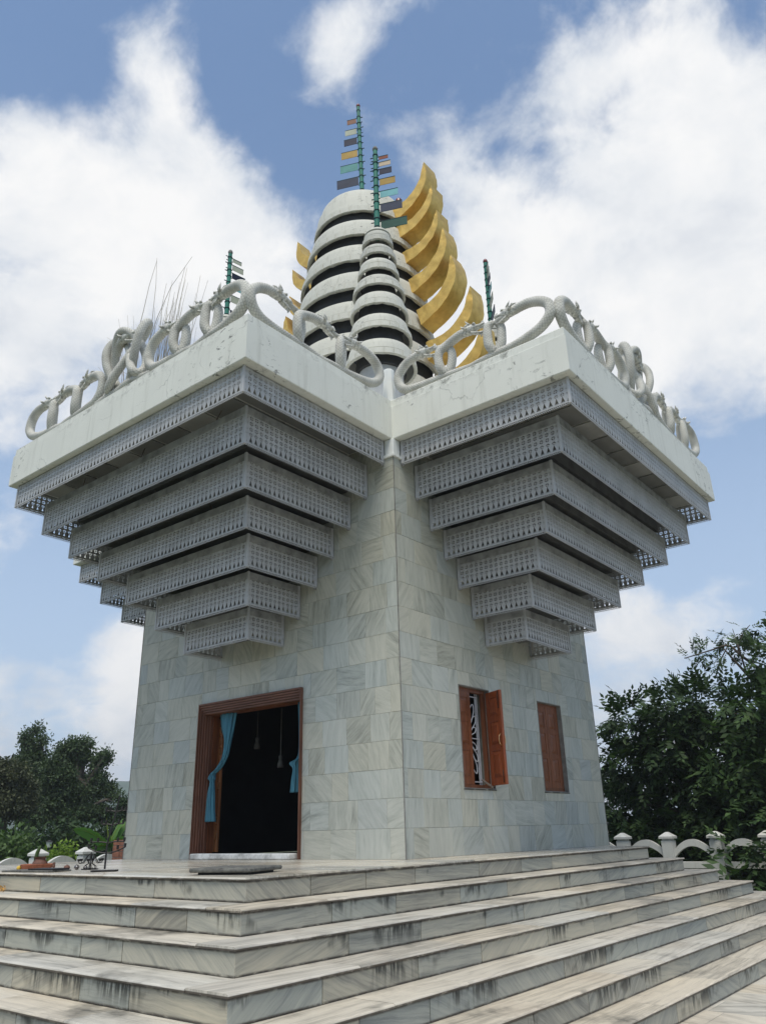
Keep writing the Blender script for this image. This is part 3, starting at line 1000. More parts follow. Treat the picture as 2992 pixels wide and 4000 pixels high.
# ------------------------------------------------------------------ spires
def ring_mesh(r, h, dr, thick=0.22, n=72, chips=0.0, lip=0.19, seed=0):
    rg = np.random.default_rng(seed)
    b = MB()
    ch = [(rg.uniform(0, 2 * PI), rg.uniform(0.02, 0.16), rg.uniform(0.3, 1.0)) for _ in range(9)]
    nz = rg.normal(0, 0.0035, 400)
    def jit(an, j):
        if j in (0, 11, 12):
            d = 0
            for (c_, w_, a_) in ch:
                da = abs((an - c_ + PI) % (2 * PI) - PI)
                if da < w_:
                    d = max(d, a_ * chips)
            return d + nz[int(an * 40) % 400] * (1 + chips * 14)
        return 0
    q = dr / h
    prof = [(r - 0.012, 0.0), (r, 0.012), (r - q * lip * 0.5, lip), (r - q * lip * 0.5 - 0.030, lip + 0.002), (r - q * lip * 0.5 - 0.030, lip + 0.020), (r - q * (lip + .01) - 0.002, lip + 0.024),
            (r - dr * 0.62, h * 0.70), (r - dr * 0.86, h * 0.93), (r - dr - 0.01, h), (r - dr - thick * 0.8, h - 0.01), (r - thick, h * 0.6), (r - thick, 0.01), (r - 0.012, 0.0)]
    b.lathe(prof, n, jit=jit)
    return b
def rim_mesh(r, h, dr, lip, nblk):
    """the rim is cast in blocks with open joints"""
    b = MB()
    q = dr / h
    for k in range(nblk):
        a0 = 2 * PI * k / nblk + 0.013 / r
        a1 = 2 * PI * (k + 1) / nblk - 0.013 / r
        sub = 3
        for s_ in range(sub):
            b0, b1 = a0 + (a1 - a0) * s_ / sub, a0 + (a1 - a0) * (s_ + 1) / sub
            e = 0.014
            vs = []
            for an in (b0, b1):
                cs, sn = math.cos(an), math.sin(an)
                for (rr_, zz) in ((r + e - 0.002, 0.014), (r + e - q * lip * 0.5, lip - 0.004), (r - 0.02 - q * lip * .5, lip - 0.004), (r - 0.02, 0.014)):
                    vs.append((rr_ * cs, rr_ * sn, zz))
            fs = [(0, 4, 5, 1), (1, 5, 6, 2), (3, 7, 4, 0)]
            if s_ == 0: fs.append((0, 1, 2, 3))
            if s_ == sub - 1: fs.append((7, 6, 5, 4))
            b.add(vs, fs)
    return b
spire = empty('spire', shrine)
MAIN = []
for k in range(0, 9):
    z = 14.647 - 0.896 * k
    r = 1.28 + 0.187 * k - 0.0135 * k * k
    MAIN.append((z, r))
    h, dr = (0.89, 0.20) if k == 0 else (0.57, 0.12)
    rg_ = empty('ring', spire, (0, 0, z))
    ring_mesh(r, h, dr, 0.075, 96, 0.05 if k in (2, 3, 5) else 0.015, 0.20, seed=k).obj('spire_ring', 'plaster_ring', spire, smooth=True, auto=32).location = (0, 0, z)
    ro = fixn(rim_mesh(r, h, dr, 0.19, int(r * 26)).obj('ring_rim', 'plaster_ring', spire))
    ro.location = (0, 0, z)
    bpy.data.objects.remove(rg_)
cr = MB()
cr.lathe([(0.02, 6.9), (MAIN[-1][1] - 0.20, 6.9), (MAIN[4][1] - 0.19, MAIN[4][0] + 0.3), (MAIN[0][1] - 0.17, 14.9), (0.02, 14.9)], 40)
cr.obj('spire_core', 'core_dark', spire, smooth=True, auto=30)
cp = MB()
cp.lathe([(1.07, 0.0), (1.06, 0.03), (0.95, 0.06), (0.5, 0.09), (0.0, 0.10)], 48, (0, 0, 15.50))
cp.obj('spire_cap', 'plaster_ring', spire, smooth=True)
SMZ = [11.732, 11.347, 10.915, 10.437, 9.927, 9.349, 8.692, 8.02]
SMR = [0.322, 0.375, 0.423, 0.531, 0.583, 0.638, 0.704, 0.74]
SMH = [0.30, 0.27, 0.30, 0.31, 0.36, 0.37, 0.40, 0.45]
SS = 2.3
sm_meshes = []
for k in range(7):
    dr = 0.05 if k < 3 else 0.09
    sm_meshes.append((ring_mesh(SMR[k], SMH[k], dr, 0.055, 56, 0.012, 0.15, seed=30 + k), rim_mesh(SMR[k], SMH[k], dr, 0.14, int(SMR[k] * 34))))
sm_data = []
for k, (rb, ri) in enumerate(sm_meshes):
    m1 = rb.mesh('spire_ring', 'plaster_grimy' if k in (0, 1, 3) else 'plaster_ring', True)
    m1.set_sharp_from_angle(angle=R(32))
    sm_data.append((m1, ri.mesh('ring_rim', 'plaster_grimy' if k < 2 else 'plaster_ring')))
capm = MB().lathe([(0.0, 0.16), (0.14, 0.155), (0.22, 0.12), (0.28, 0.04), (0.29, 0.0), (0.0, 0.0)], 32).mesh('spire_cap', 'plaster_grimy', True)
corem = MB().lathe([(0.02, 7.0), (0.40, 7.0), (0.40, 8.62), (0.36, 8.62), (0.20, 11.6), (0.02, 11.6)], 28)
for sx, sy in ((1, -1), (-1, -1), (1, 1), (-1, 1)):
    cs = empty('corner_spire', shrine, (-2.42, -2.42, 0) if (sx, sy) == (-1, -1) else (sx * SS, sy * SS, 0))
    for k in range(7):
        put('spire_ring', sm_data[k][0], cs, Matrix.Translation((0, 0, SMZ[k])))
        put('ring_rim', sm_data[k][1], cs, Matrix.Translation((0, 0, SMZ[k])))
    put('spire_cap', capm, cs, Matrix.Translation((0, 0, SMZ[0] + 0.29)))
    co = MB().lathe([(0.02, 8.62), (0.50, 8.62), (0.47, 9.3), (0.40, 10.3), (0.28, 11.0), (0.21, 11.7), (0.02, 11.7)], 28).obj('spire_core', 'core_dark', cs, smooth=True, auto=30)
    MB().lathe([(0.02, 7.0), (0.46, 7.0), (0.44, 8.615), (0.02, 8.615)], 28).obj('spire_foot', 'core_mid', cs, smooth=True, auto=30)

# gold horns standing out from the spire along the x axis
UP5 = [(2.80, 12.68), (2.755, 12.49), (2.66, 12.11), (2.38, 11.78), (2.10, 11.66), (1.84, 11.62)]
LO5 = [(1.95, 11.17), (2.17, 11.26), (2.48, 11.42), (2.78, 11.73), (2.91, 12.09), (2.885, 12.42)]
TIPS = [((2.21, 15.90), (1.20, 15.02), (1.21, 14.81)), ((2.40, 15.03), (1.34, 14.38), (1.48, 14.0)), ((2.50, 14.18), (1.50, 13.50), (1.63, 13.10)), ((2.63, 13.57), (1.65, 12.60), (1.74, 12.18)),
        ((2.80, 12.68), (1.84, 11.62), (1.95, 11.17)), ((3.25, 11.55), (2.06, 10.63), (2.15, 10.22)), ((3.49, 10.45), (2.20, 9.66), (2.26, 9.25)), ((3.70, 9.4), (2.3, 8.72), (2.36, 8.30))]
def horn(T, Bt, Bb, sgn, idx):
    """crescent of constant width whose tip is a blade edge"""
    T5, B5 = np.array(UP5[0]), np.array(UP5[-1])
    def warp(p, lower):
        p = np.array(p)
        d = T5 - B5
        u = (p - B5) @ d / (d @ d)
        nrm = np.array([-d[1], d[0]])
        v_ = (p - B5) @ nrm / (d @ d)
        D_ = np.array(T) - np.array(Bt)
        N_ = np.array([-D_[1], D_[0]])
        return np.array(Bt) + D_ * u + N_ * v_
    up = [warp(p, 0) for p in spline(UP5, 4)]
    lo = [warp(p, 1) for p in spline(LO5, 4)]
    # carry the foot into the spire
    ft_ = 0.07 if sgn > 0 else -0.03
    foot_t = np.array(Bt) - np.array([ft_, 0.01])
    foot_b = lo[0] - np.array([ft_, 0.02])
    n = len(up)
    los = lo[::-1]
    los = [up[0]] + los
    # resample lower edge to as many points as upper edge
    seg = np.cumsum([0] + [np.hypot(*(los[i + 1] - los[i])) for i in range(len(los) - 1)])
    ss = np.linspace(0, seg[-1], n)
    lo2 = [np.array([np.interp(s_, seg, [q[0] for q in los]), np.interp(s_, seg, [q[1] for q in los])]) for s_ in ss]
    up.append(foot_t)
    lo2.append(foot_b)
    n += 1
    hw = 0.235
    b = MB()
    rg = np.random.default_rng(idx * 3 + 5)
    for i in range(n):
        wv = hw * (1.0 + 0.02 * math.sin(i * 1.7 + idx))
        j = rg.normal(0, 0.006, 4)
        for (p, y) in ((up[i], -wv), (up[i], wv), (lo2[i], wv), (lo2[i], -wv)):
            b.v.append((sgn * (p[0] + rg.normal(0, .0022)), y + rg.normal(0, .003), p[1] + rg.normal(0, .0022)))
    for i in range(n - 1):
        a_, c_ = i * 4, (i + 1) * 4
        for k in range(4):
            b.f.append((a_ + k, a_ + (k + 1) % 4, c_ + (k + 1) % 4, c_ + k))
    b.f.append((0, 1, 2, 3))
    b.f.append(tuple((n - 1) * 4 + k for k in range(4)))
    ho = fixn(b.obj('gold_horn', 'gold_leaf', shrine, smooth=True))
    ho.data.set_sharp_from_angle(angle=R(42))
for i, (T, Bt, Bb) in enumerate(TIPS):
    horn(T, Bt, Bb, 1, i)
    horn(T, Bt, Bb, -1, i + 20)

# white post cover in the inner corner of the roof
for (sx, sy) in ((1, -1), (-1, -1), (1, 1)):
    b = MB()
    lv = [(0.135, 7.22), (0.125, 7.42), (0.105, 7.75), (0.10, 7.98), (0.09, 8.0)]
    for (r_, z) in lv:
        for k in range(8):
            an = PI / 8 + k * PI / 4
            b.v.append((sx * 3.12 + r_ * math.cos(an), sy * 3.12 + r_ * math.sin(an), z))
    for l in range(len(lv) - 1):
        for k in range(8):
            b.f.append((l * 8 + k, l * 8 + (k + 1) % 8, l * 8 + 8 + (k + 1) % 8, l * 8 + 8 + k))
    b.f.append(tuple((len(lv) - 1) * 8 + k for k in range(8)))
    b.obj('corner_post', 'plaster_post', shrine)

# ------------------------------------------------------------------ serpents along the roof edge
def make_head():
    b = MB()
    # neck and skull along +x, snout forward, brow and nose raised
    sec = [(-0.10, 0.076, 0.076, 0), (-0.02, 0.080, 0.080, 0.002), (0.05, 0.084, 0.092, 0.008), (0.11, 0.075, 0.086, 0.012), (0.17, 0.058, 0.060, 0.008), (0.24, 0.050, 0.045, 0.010), (0.29, 0.046, 0.046, 0.022), (0.325, 0.028, 0.028, 0.026)]
    n = 10
    for (x, wy, wz, zo) in sec:
        for k in range(n):
            an = 2 * PI * k / n
            zz = math.sin(an) * wz
            if x > 0.13 and zz < 0:
                zz *= 0.45
            b.v.append((x, math.cos(an) * wy, zz + zo))
    for i in range(len(sec) - 1):
        for k in range(n):
            b.f.append((i * n + k, i * n + (k + 1) % n, (i + 1) * n + (k + 1) % n, (i + 1) * n + k))
    b.f.append(tuple((len(sec) - 1) * n + k for k in range(n)))
    # lower jaw, dropped
    jw = [(0.09, 0.055, -0.055), (0.17, 0.048, -0.085), (0.25, 0.038, -0.105), (0.30, 0.022, -0.105)]
    o_ = len(b.v)
    for (x, w, z) in jw:
        b.v.extend([(x, -w, z), (x, w, z), (x, w * 0.8, z - 0.026), (x, -w * 0.8, z - 0.026)])
    for i in range(len(jw) - 1):
        for k in range(4):
            b.f.append((o_ + i * 4 + k, o_ + i * 4 + (k + 1) % 4, o_ + i * 4 + 4 + (k + 1) % 4, o_ + i * 4 + 4 + k))
    b.f.append(tuple(o_ + (len(jw) - 1) * 4 + k for k in range(4)))
    # chin beard, brow horns, crest and nose curl
    b.tube([(0.24, 0, -0.12), (0.27, 0, -0.165), (0.25, 0, -0.20)], [0.022, 0.016, 0.004], 5)
    for sy in (-1, 1):
        b.tube([(0.07, sy * 0.05, 0.075), (0.02, sy * 0.065, 0.125), (-0.01, sy * 0.07, 0.165)], [0.024, 0.018, 0.003], 5)
        b.tube([(0.12, sy * 0.055, 0.062), (0.155, sy * 0.06, 0.072), (0.18, sy * 0.05, 0.055)], [0.016, 0.022, 0.008], 5)
        b.tube([(0.02, sy * 0.075, 0.0), (-0.03, sy * 0.11, 0.02), (-0.07, sy * 0.12, 0.06)], [0.03, 0.02, 0.004], 5)
    b.tube([(0.285, 0, 0.05), (0.29, 0, 0.085), (0.265, 0, 0.10)], [0.026, 0.018, 0.005], 5)
    b.tube([(0.05, 0, 0.09), (-0.02, 0, 0.13), (-0.09, 0, 0.12)], [0.025, 0.022, 0.004], 5)
    me = b.mesh('head', 'serpent_head_plaster', True)
    bb = bmesh.new()
    bb.from_mesh(me)
    bmesh.ops.recalc_face_normals(bb, faces=bb.faces)
    bb.to_mesh(me)
    bb.free()
    return me
HEAD = make_head()
def serpent(pts, rad, head_dir=None, head_at=None, fr=None, closed=False, par=None):
    """pts: (s, h, depth); fr maps them into the place; head_at end of the list"""
    pp = spline([tuple(p) + (r_,) for p, r_ in zip(pts, rad)], 6, closed)
    b = MB()
    b.uvv = []
    P3 = [fr(q[0], q[1], q[2]) for q in pp]
    b.tube(P3, [float(q[3]) for q in pp], 12, cap=not closed, uvs=True)
    me = b.mesh('serpent', 'serpent_plaster', True)
    uvl = me.uv_layers.new(name='UVMap')
    li = np.zeros(len(me.loops), dtype=np.int32)
    me.loops.foreach_get('vertex_index', li)
    uvv = np.array(b.uvv, np.float32)[li]
    # close the seam
    ps = np.zeros(len(me.polygons), dtype=np.int32)
    me.polygons.foreach_get('loop_start', ps)
    for s_ in ps[:len(ps) - (0 if closed else 2)]:
        q = uvv[s_:s_ + 4, 0]
        if q.max() - q.min() > 0.5:
            uvv[s_:s_ + 4, 0] = np.where(q < 0.5, q + 1, q)
    uvl.data.foreach_set('uv', uvv.ravel())
    so = put('serpent', me, par or shrine)
    if head_at is not None:
        e, d = P3[-1], (Vector(fr(*head_dir)) - Vector(fr(0, 0, 0))).normalized()
        zax = Vector((0, 0, 1))
        yax = zax.cross(d).normalized()
        zax = d.cross(yax)
        M_ = Matrix.Translation(Vector(e) + d * 0.05) @ Matrix((d, yax, zax)).transposed().to_4x4()
        put('head', HEAD, so, M_ @ Matrix.Scale(head_at, 4))
    return so
def module(fr0, s_in, s_out):
    """one run: corner serpent, two linking serpents, inner serpent. s runs from s_in to s_out (heights as measured)"""
    k = (s_out - s_in) / 3.05
    sg = 1 if k > 0 else -1
    fr = lambda s_, h, d: fr0(s_in + (s_ - 3.34) * k, ZT + h, d)
    hd = lambda a_, b_: (a_, b_, 0)
    fh = lambda s_, h, d: fr0(s_ * sg, h, d)
    def frh(s_, h, d):
        return fr(s_, h, d)
    J = lambda: random.uniform(-0.015, 0.015)
    def S(pts, rad, hdir=None):
        pts = [(p[0] + J() * 0.5, p[1] + J() * 0.5, p[2] if len(p) > 2 else 0.0) for p in pts]
        so = serpent(pts, rad, None if hdir is None else (3.34 + hdir[0] - 3.34, hdir[1], 0), None, fr)
        if hdir is not None:
            e = Vector(fr(*pts[-1]))
            d = (Vector(fr(pts[-1][0] + hdir[0], pts[-1][1] + hdir[1], 0)) - Vector(fr(pts[-1][0], pts[-1][1], 0))).normalized()
            zax = Vector((0, 0, 1))
            yax = zax.cross(d).normalized()
            zax = d.cross(yax)
            M_ = Matrix.Translation(e + d * 0.07) @ Matrix((d, yax, zax)).transposed().to_4x4()
            put('head', HEAD, so, M_)
    # corner serpent: body along the edge, big loop, head facing inwards
    S([(4.75, 0.05), (5.02, 0.07), (5.35, 0.085), (5.66, 0.105), (5.96, 0.16), (6.17, 0.24), (6.31, 0.39), (6.29, 0.57), (6.17, 0.69), (5.98, 0.745), (5.80, 0.75), (5.74, 0.745)],
      [0.05, 0.062, 0.07, 0.075, 0.08, 0.083, 0.085, 0.085, 0.083, 0.08, 0.078, 0.075], (-1, -0.04))
    # link with a tail each way
    S([(5.60, 0.73), (5.48, 0.70), (5.37, 0.675, 0.02), (5.41, 0.60, 0.055), (5.42, 0.45, 0.06), (5.39, 0.26, 0.05), (5.31, 0.14, 0.0), (5.23, 0.26, -0.055), (5.215, 0.45, -0.06), (5.24, 0.60, -0.055), (5.29, 0.675, -0.02), (5.20, 0.705, 0.01), (5.08, 0.72)],
      [0.028, 0.044, 0.058, 0.068, 0.074, 0.076, 0.076, 0.076, 0.074, 0.068, 0.055, 0.042, 0.026])
    # link whose head faces outwards
    S([(4.10, 0.72), (4.20, 0.695), (4.31, 0.665, 0.02), (4.42, 0.60, 0.055), (4.45, 0.43, 0.06), (4.41, 0.24, 0.05), (4.34, 0.14, 0), (4.265, 0.26, -0.055), (4.25, 0.44, -0.06), (4.28, 0.57, -0.05), (4.39, 0.655, -0.01), (4.53, 0.71), (4.68, 0.745), (4.76, 0.75)],
      [0.028, 0.044, 0.058, 0.068, 0.074, 0.076, 0.076, 0.076, 0.074, 0.074, 0.076, 0.078, 0.076, 0.074], (1, -0.06))
    # inner serpent
    S([(4.95, 0.05), (4.65, 0.07), (4.30, 0.08), (4.03, 0.085), (3.75, 0.10), (3.53, 0.14), (3.37, 0.27), (3.34, 0.47), (3.46, 0.62), (3.62, 0.70), (3.78, 0.73)],
      [0.045, 0.058, 0.066, 0.072, 0.076, 0.08, 0.082, 0.084, 0.082, 0.079, 0.075], (1, -0.05))
def wing_frame(ang, kind):
    c_, s_ = math.cos(ang), math.sin(ang)
    def fr(s, z, d):
        if kind == 'front':
            x, y = s, -(XB - 0.13) + d
        elif kind == 'right':
            x, y = WB - 0.13 - d, s
        else:
            x, y = -(WB - 0.13) + d, s
        return (x * c_ - y * s_, x * s_ + y * c_, z)
    return fr
for wing, side in ((0, 'right'), (1, 'left')):
    ang = wing * PI / 2
    f_ = wing_frame(ang, side)
    if wing == 0:
        module(f_, -6.42, -3.36)
    else:
        module(f_, -3.36, -6.40)
    f_ = wing_frame(ang, 'front')
    module(f_, 0.72, 3.14)
    module(f_, -0.62, -3.14)
    # knot in the middle
    frk = lambda s_, h, d, f_=f_: f_(s_ + 0.04, ZT + h, d)
    N = 40
    pts, rad = [], []
    for i in range(N):
        t_ = 2 * PI * i / N
        pts.append((0.50 * math.cos(2 * t_ + 0.35), 0.68 + 0.52 * math.cos(3 * t_), 0.10 * math.sin(5 * t_ + 0.6)))
        rad.append(0.072)
    serpent(pts, rad, fr=frk, closed=True)
    S2 = [(-0.80, 0.06, 0), (-0.45, 0.08, 0), (-0.15, 0.09, 0.02), (0.2, 0.09, -0.02), (0.5, 0.08, 0), (0.80, 0.06, 0)]
    serpent(S2, [0.05, 0.066, 0.074, 0.074, 0.066, 0.05], fr=frk)
    # raised lone head beside the knot
    S3 = [(-0.52, 0.10, 0.04), (-0.50, 0.42, 0.06), (-0.47, 0.78, 0.04), (-0.30, 1.02, 0.0), (-0.12, 1.07, -0.04)]
    so = serpent(S3, [0.08, 0.08, 0.08, 0.078, 0.074], fr=frk)
    e = Vector(frk(*S3[-1]))
    d = (Vector(frk(1, 0.9, 0)) - Vector(frk(0, 1.0, 0))).normalized()
    zax = Vector((0, 0, 1))
    yax = zax.cross(d).normalized()
    zax = d.cross(yax)
    put('head', HEAD, so, Matrix.Translation(e + d * 0.06) @ Matrix((d, yax, zax)).transposed().to_4x4())

# ------------------------------------------------------------------ door
def fluted(b, L, M, w=0.19, n=5, stp=0.022, back=0.10):
    """door casing: stepped mouldings along local x, y out of the wall (-y), z across from outer edge 0 to inner edge w"""
    for i in range(n):
        z0, z1 = w * i / n, w * (i + 1) / n
        dpt = 0.045 - stp * i
        bx = MB()
        b.bbox(0.0, L, -dpt - 0.02, back, z0, z1 - 0.004, 0.006, M)
dfm = empty('door_frame', shrine)
b = MB()
fluted(b, 2.6, Matrix.Translation((-1.3, -A, 2.592)) @ Matrix.Scale(-1, 4, (0, 0, 1)))
fixn(b.obj('head_casing', 'wood_head', dfm))
for sx in (-1, 1):
    b = MB()
    # stand the casing upright: local x -> z, local z -> towards the opening
    Mx = Matrix(((0, 0, -sx, sx * 1.302), (0, 1, 0, -A), (1, 0, 0, 0.0), (0, 0, 0, 1)))
    fluted(b, 2.592 - 0.004, Mx, 0.115, 6, 0.042, 0.215)
    fixn(b.obj('jamb_casing', 'wood_frame', dfm))
    MB().box(min(sx * 1.30, sx * 1.185), max(sx * 1.30, sx * 1.185), -A + 0.217, -A + 0.34, 0, 2.40).obj('jamb', 'wood_dull', dfm)
MB().box(-1.29, 1.29, -A + 0.102, -A + 0.34, 2.402, 2.588).obj('lintel', 'wood_dull', dfm)
# folding door leaf pushed back against the jamb, seen edge on
lf = empty('door_leaf', shrine)
MB().bbox(-1.80, -1.20, -A + 0.345, -A + 0.395, 0.10, 2.36, 0.006).obj('leaf_board', 'wood_orange', lf)
MB().bbox(-1.80, -1.15, -A + 0.40, -A + 0.45, 0.10, 2.36, 0.006).obj('leaf_board', 'wood_orange', lf)
b = MB()
for z in (0.35, 0.62, 1.2, 1.52, 1.78, 1.98, 2.16):
    for dx, dy in ((-1.215, 0.334), (-1.20, 0.389), (-1.18, 0.389), (-1.163, 0.389)):
        b.box(dx - 0.005, dx + 0.005, -A + dy, -A + dy + 0.009, z - 0.06, z + 0.06)
b.obj('carving', 'brass', lf)['kind'] = 'stuff'
tb = MB().bbox(-1.16, 1.22, -A - 0.17, -A + 0.02, 0.002, 0.09, 0.015).obj('threshold_block', 'white_block')
tag(tb, 'long low white-painted block lying across the doorway', 'threshold')

# curtains
def cloth(sections, n=28, folds=7, depth=0.02, seed=1):
    """sections: (x, y, z, half width, half depth)"""
    b = MB()
    pp = spline(sections, 5)
    for i, q in enumerate(pp):
        x, y, z, w, d = q
        tw = i * 0.10
        for k in range(n):
            an = 2 * PI * k / n
            fo = 1 + 0.34 * math.sin(folds * an + tw) + 0.10 * math.sin(3 * an - 2 * tw)
            b.v.append((x + w * math.cos(an) * fo, y + d * math.sin(an) * fo, z))
    for i in range(len(pp) - 1):
        for k in range(n):
            b.f.append((i * n + k, i * n + (k + 1) % n, (i + 1) * n + (k + 1) % n, (i + 1) * n + k))
    b.f.append(tuple(range(n)))
    b.f.append(tuple((len(pp) - 1) * n + k for k in range(n)))
    return b
YC = -A + 0.20
c1 = fixn(cloth([(-0.77, YC, 2.41, 0.165, 0.05), (-0.76, YC, 2.15, 0.125, 0.05), (-0.75, YC, 1.92, 0.062, 0.045), (-0.80, YC, 1.66, 0.048, 0.04), (-0.94, YC, 1.48, 0.045, 0.04), (-1.08, YC - 0.02, 1.38, 0.045, 0.04), (-1.105, YC - 0.03, 1.30, 0.06, 0.05), (-1.085, YC - 0.03, 1.25, 0.035, 0.035),
                 (-1.09, YC - 0.03, 1.05, 0.062, 0.045), (-1.08, YC - 0.03, 0.8, 0.082, 0.05), (-1.07, YC - 0.03, 0.59, 0.10, 0.05)], 36, 8).obj('curtain', 'curtain', smooth=True))
tag(c1, 'long turquoise curtain twisted and knotted beside the carved folded door leaf', 'curtain', 'turquoise curtains in the doorway')
c2 = fixn(cloth([(1.05, YC, 2.40, 0.03, 0.04), (1.06, YC, 1.9, 0.02, 0.03), (1.05, YC, 1.54, 0.025, 0.03), (0.94, YC, 1.44, 0.07, 0.06), (0.965, YC, 1.34, 0.042, 0.04), (0.955, YC, 1.15, 0.065, 0.05), (0.945, YC, 0.98, 0.075, 0.05)], 30, 7).obj('curtain', 'curtain', smooth=True))
tag(c2, 'short turquoise curtain bunched in a knot against the plain jamb near the corner', 'curtain', 'turquoise curtains in the doorway')
for (x, y, zl, lab) in ((-0.86, -A + 1.0, 2.0, 'dim hanging cord with a tassel in the dark room, nearer the long curtain'), (-0.12, -A + 0.9, 1.62, 'dim hanging cord with a tassel in the dark doorway, the lower hanging one')):
    cd_ = empty('hanging_cord', None, (x, y, zl))
    tag(cd_, lab, 'cord', 'cords hanging in the doorway')
    MB().tube([(0, 0, 0.02), (0, 0, 4.18 - zl)], 0.012, 6).obj('cord', 'cord_dark', cd_)
    b = MB()
    b.lathe([(0.0, 0.05), (0.035, 0.04), (0.04, 0.0), (0.03, -0.02), (0.055, -0.10), (0.06, -0.16), (0.0, -0.165)], 12)
    b.obj('tassel', 'cord_dark', cd_, smooth=True)

# ------------------------------------------------------------------ windows
def shutter(par, M, name_mat, handle=False, w=0.46, h=1.52):
    """panelled leaf: local x 0..w, z 0..h, thickness in y"""
    sh = put('shutter', MB().bbox(0, w, -0.014, 0.014, 0, h, 0.004).mesh('shutter', name_mat), par, M)
    st = 0.085
    b = MB()
    for y0, y1 in ((-0.022, -0.015), (0.015, 0.022)):
        b.box(0.002, st, y0, y1, 0.002, h - 0.002)
        b.box(w - st, w - 0.002, y0, y1, 0.002, h - 0.002)
        zs = [0.0, 0.11, h * 0.36, h * 0.36 + 0.085, h * 0.67, h * 0.67 + 0.085, h - 0.10, h]
        for i in (0, 2, 4, 6):
            b.box(st + 0.001, w - st - 0.001, y0, y1, max(zs[i], 0.002), min(zs[i + 1], h - 0.002))
    put('leaf_frame', b.mesh('leaf_frame', name_mat), sh)
    for i in (1, 3, 5):
        z0, z1 = zs[i] + 0.02, zs[i + 1] - 0.02
        for sgn in (-1, 1):
            b = MB()
            x0, x1 = st + 0.02, w - st - 0.02
            q = 0.045
            ya, yb = sgn * 0.0155, sgn * 0.030
            b.add([(x0, ya, z0), (x1, ya, z0), (x1, ya, z1), (x0, ya, z1), (x0 + q, yb, z0 + q), (x1 - q, yb, z0 + q), (x1 - q, yb, z1 - q), (x0 + q, yb, z1 - q)],
                  [(4, 5, 6, 7), (0, 1, 5, 4), (1, 2, 6, 5), (2, 3, 7, 6), (3, 0, 4, 7)])
            me = b.mesh('panel', name_mat)
            fixn(put('panel', me, sh))
    if handle:
        hb_ = MB()
        for sgn in (-1, 1):
            hb_.tube([(w - 0.05, sgn * 0.024, h * 0.40), (w - 0.05, sgn * 0.055, h * 0.43), (w - 0.05, sgn * 0.06, h * 0.465), (w - 0.05, sgn * 0.055, h * 0.50), (w - 0.05, sgn * 0.024, h * 0.53)], 0.008, 6)
        put('handle', hb_.mesh('handle', 'brass', True), sh)
        bb_ = MB()
        for sgn in (-1, 1):
            bb_.tube([(w - 0.05, sgn * 0.028, h - 0.02), (w - 0.05, sgn * 0.028, h - 0.30)], 0.008, 6)
            bb_.tube([(w - 0.05, sgn * 0.028, 0.03), (w - 0.05, sgn * 0.028, 0.22)], 0.008, 6)
        put('bolt', bb_.mesh('bolt', 'iron', True), sh)
    return sh
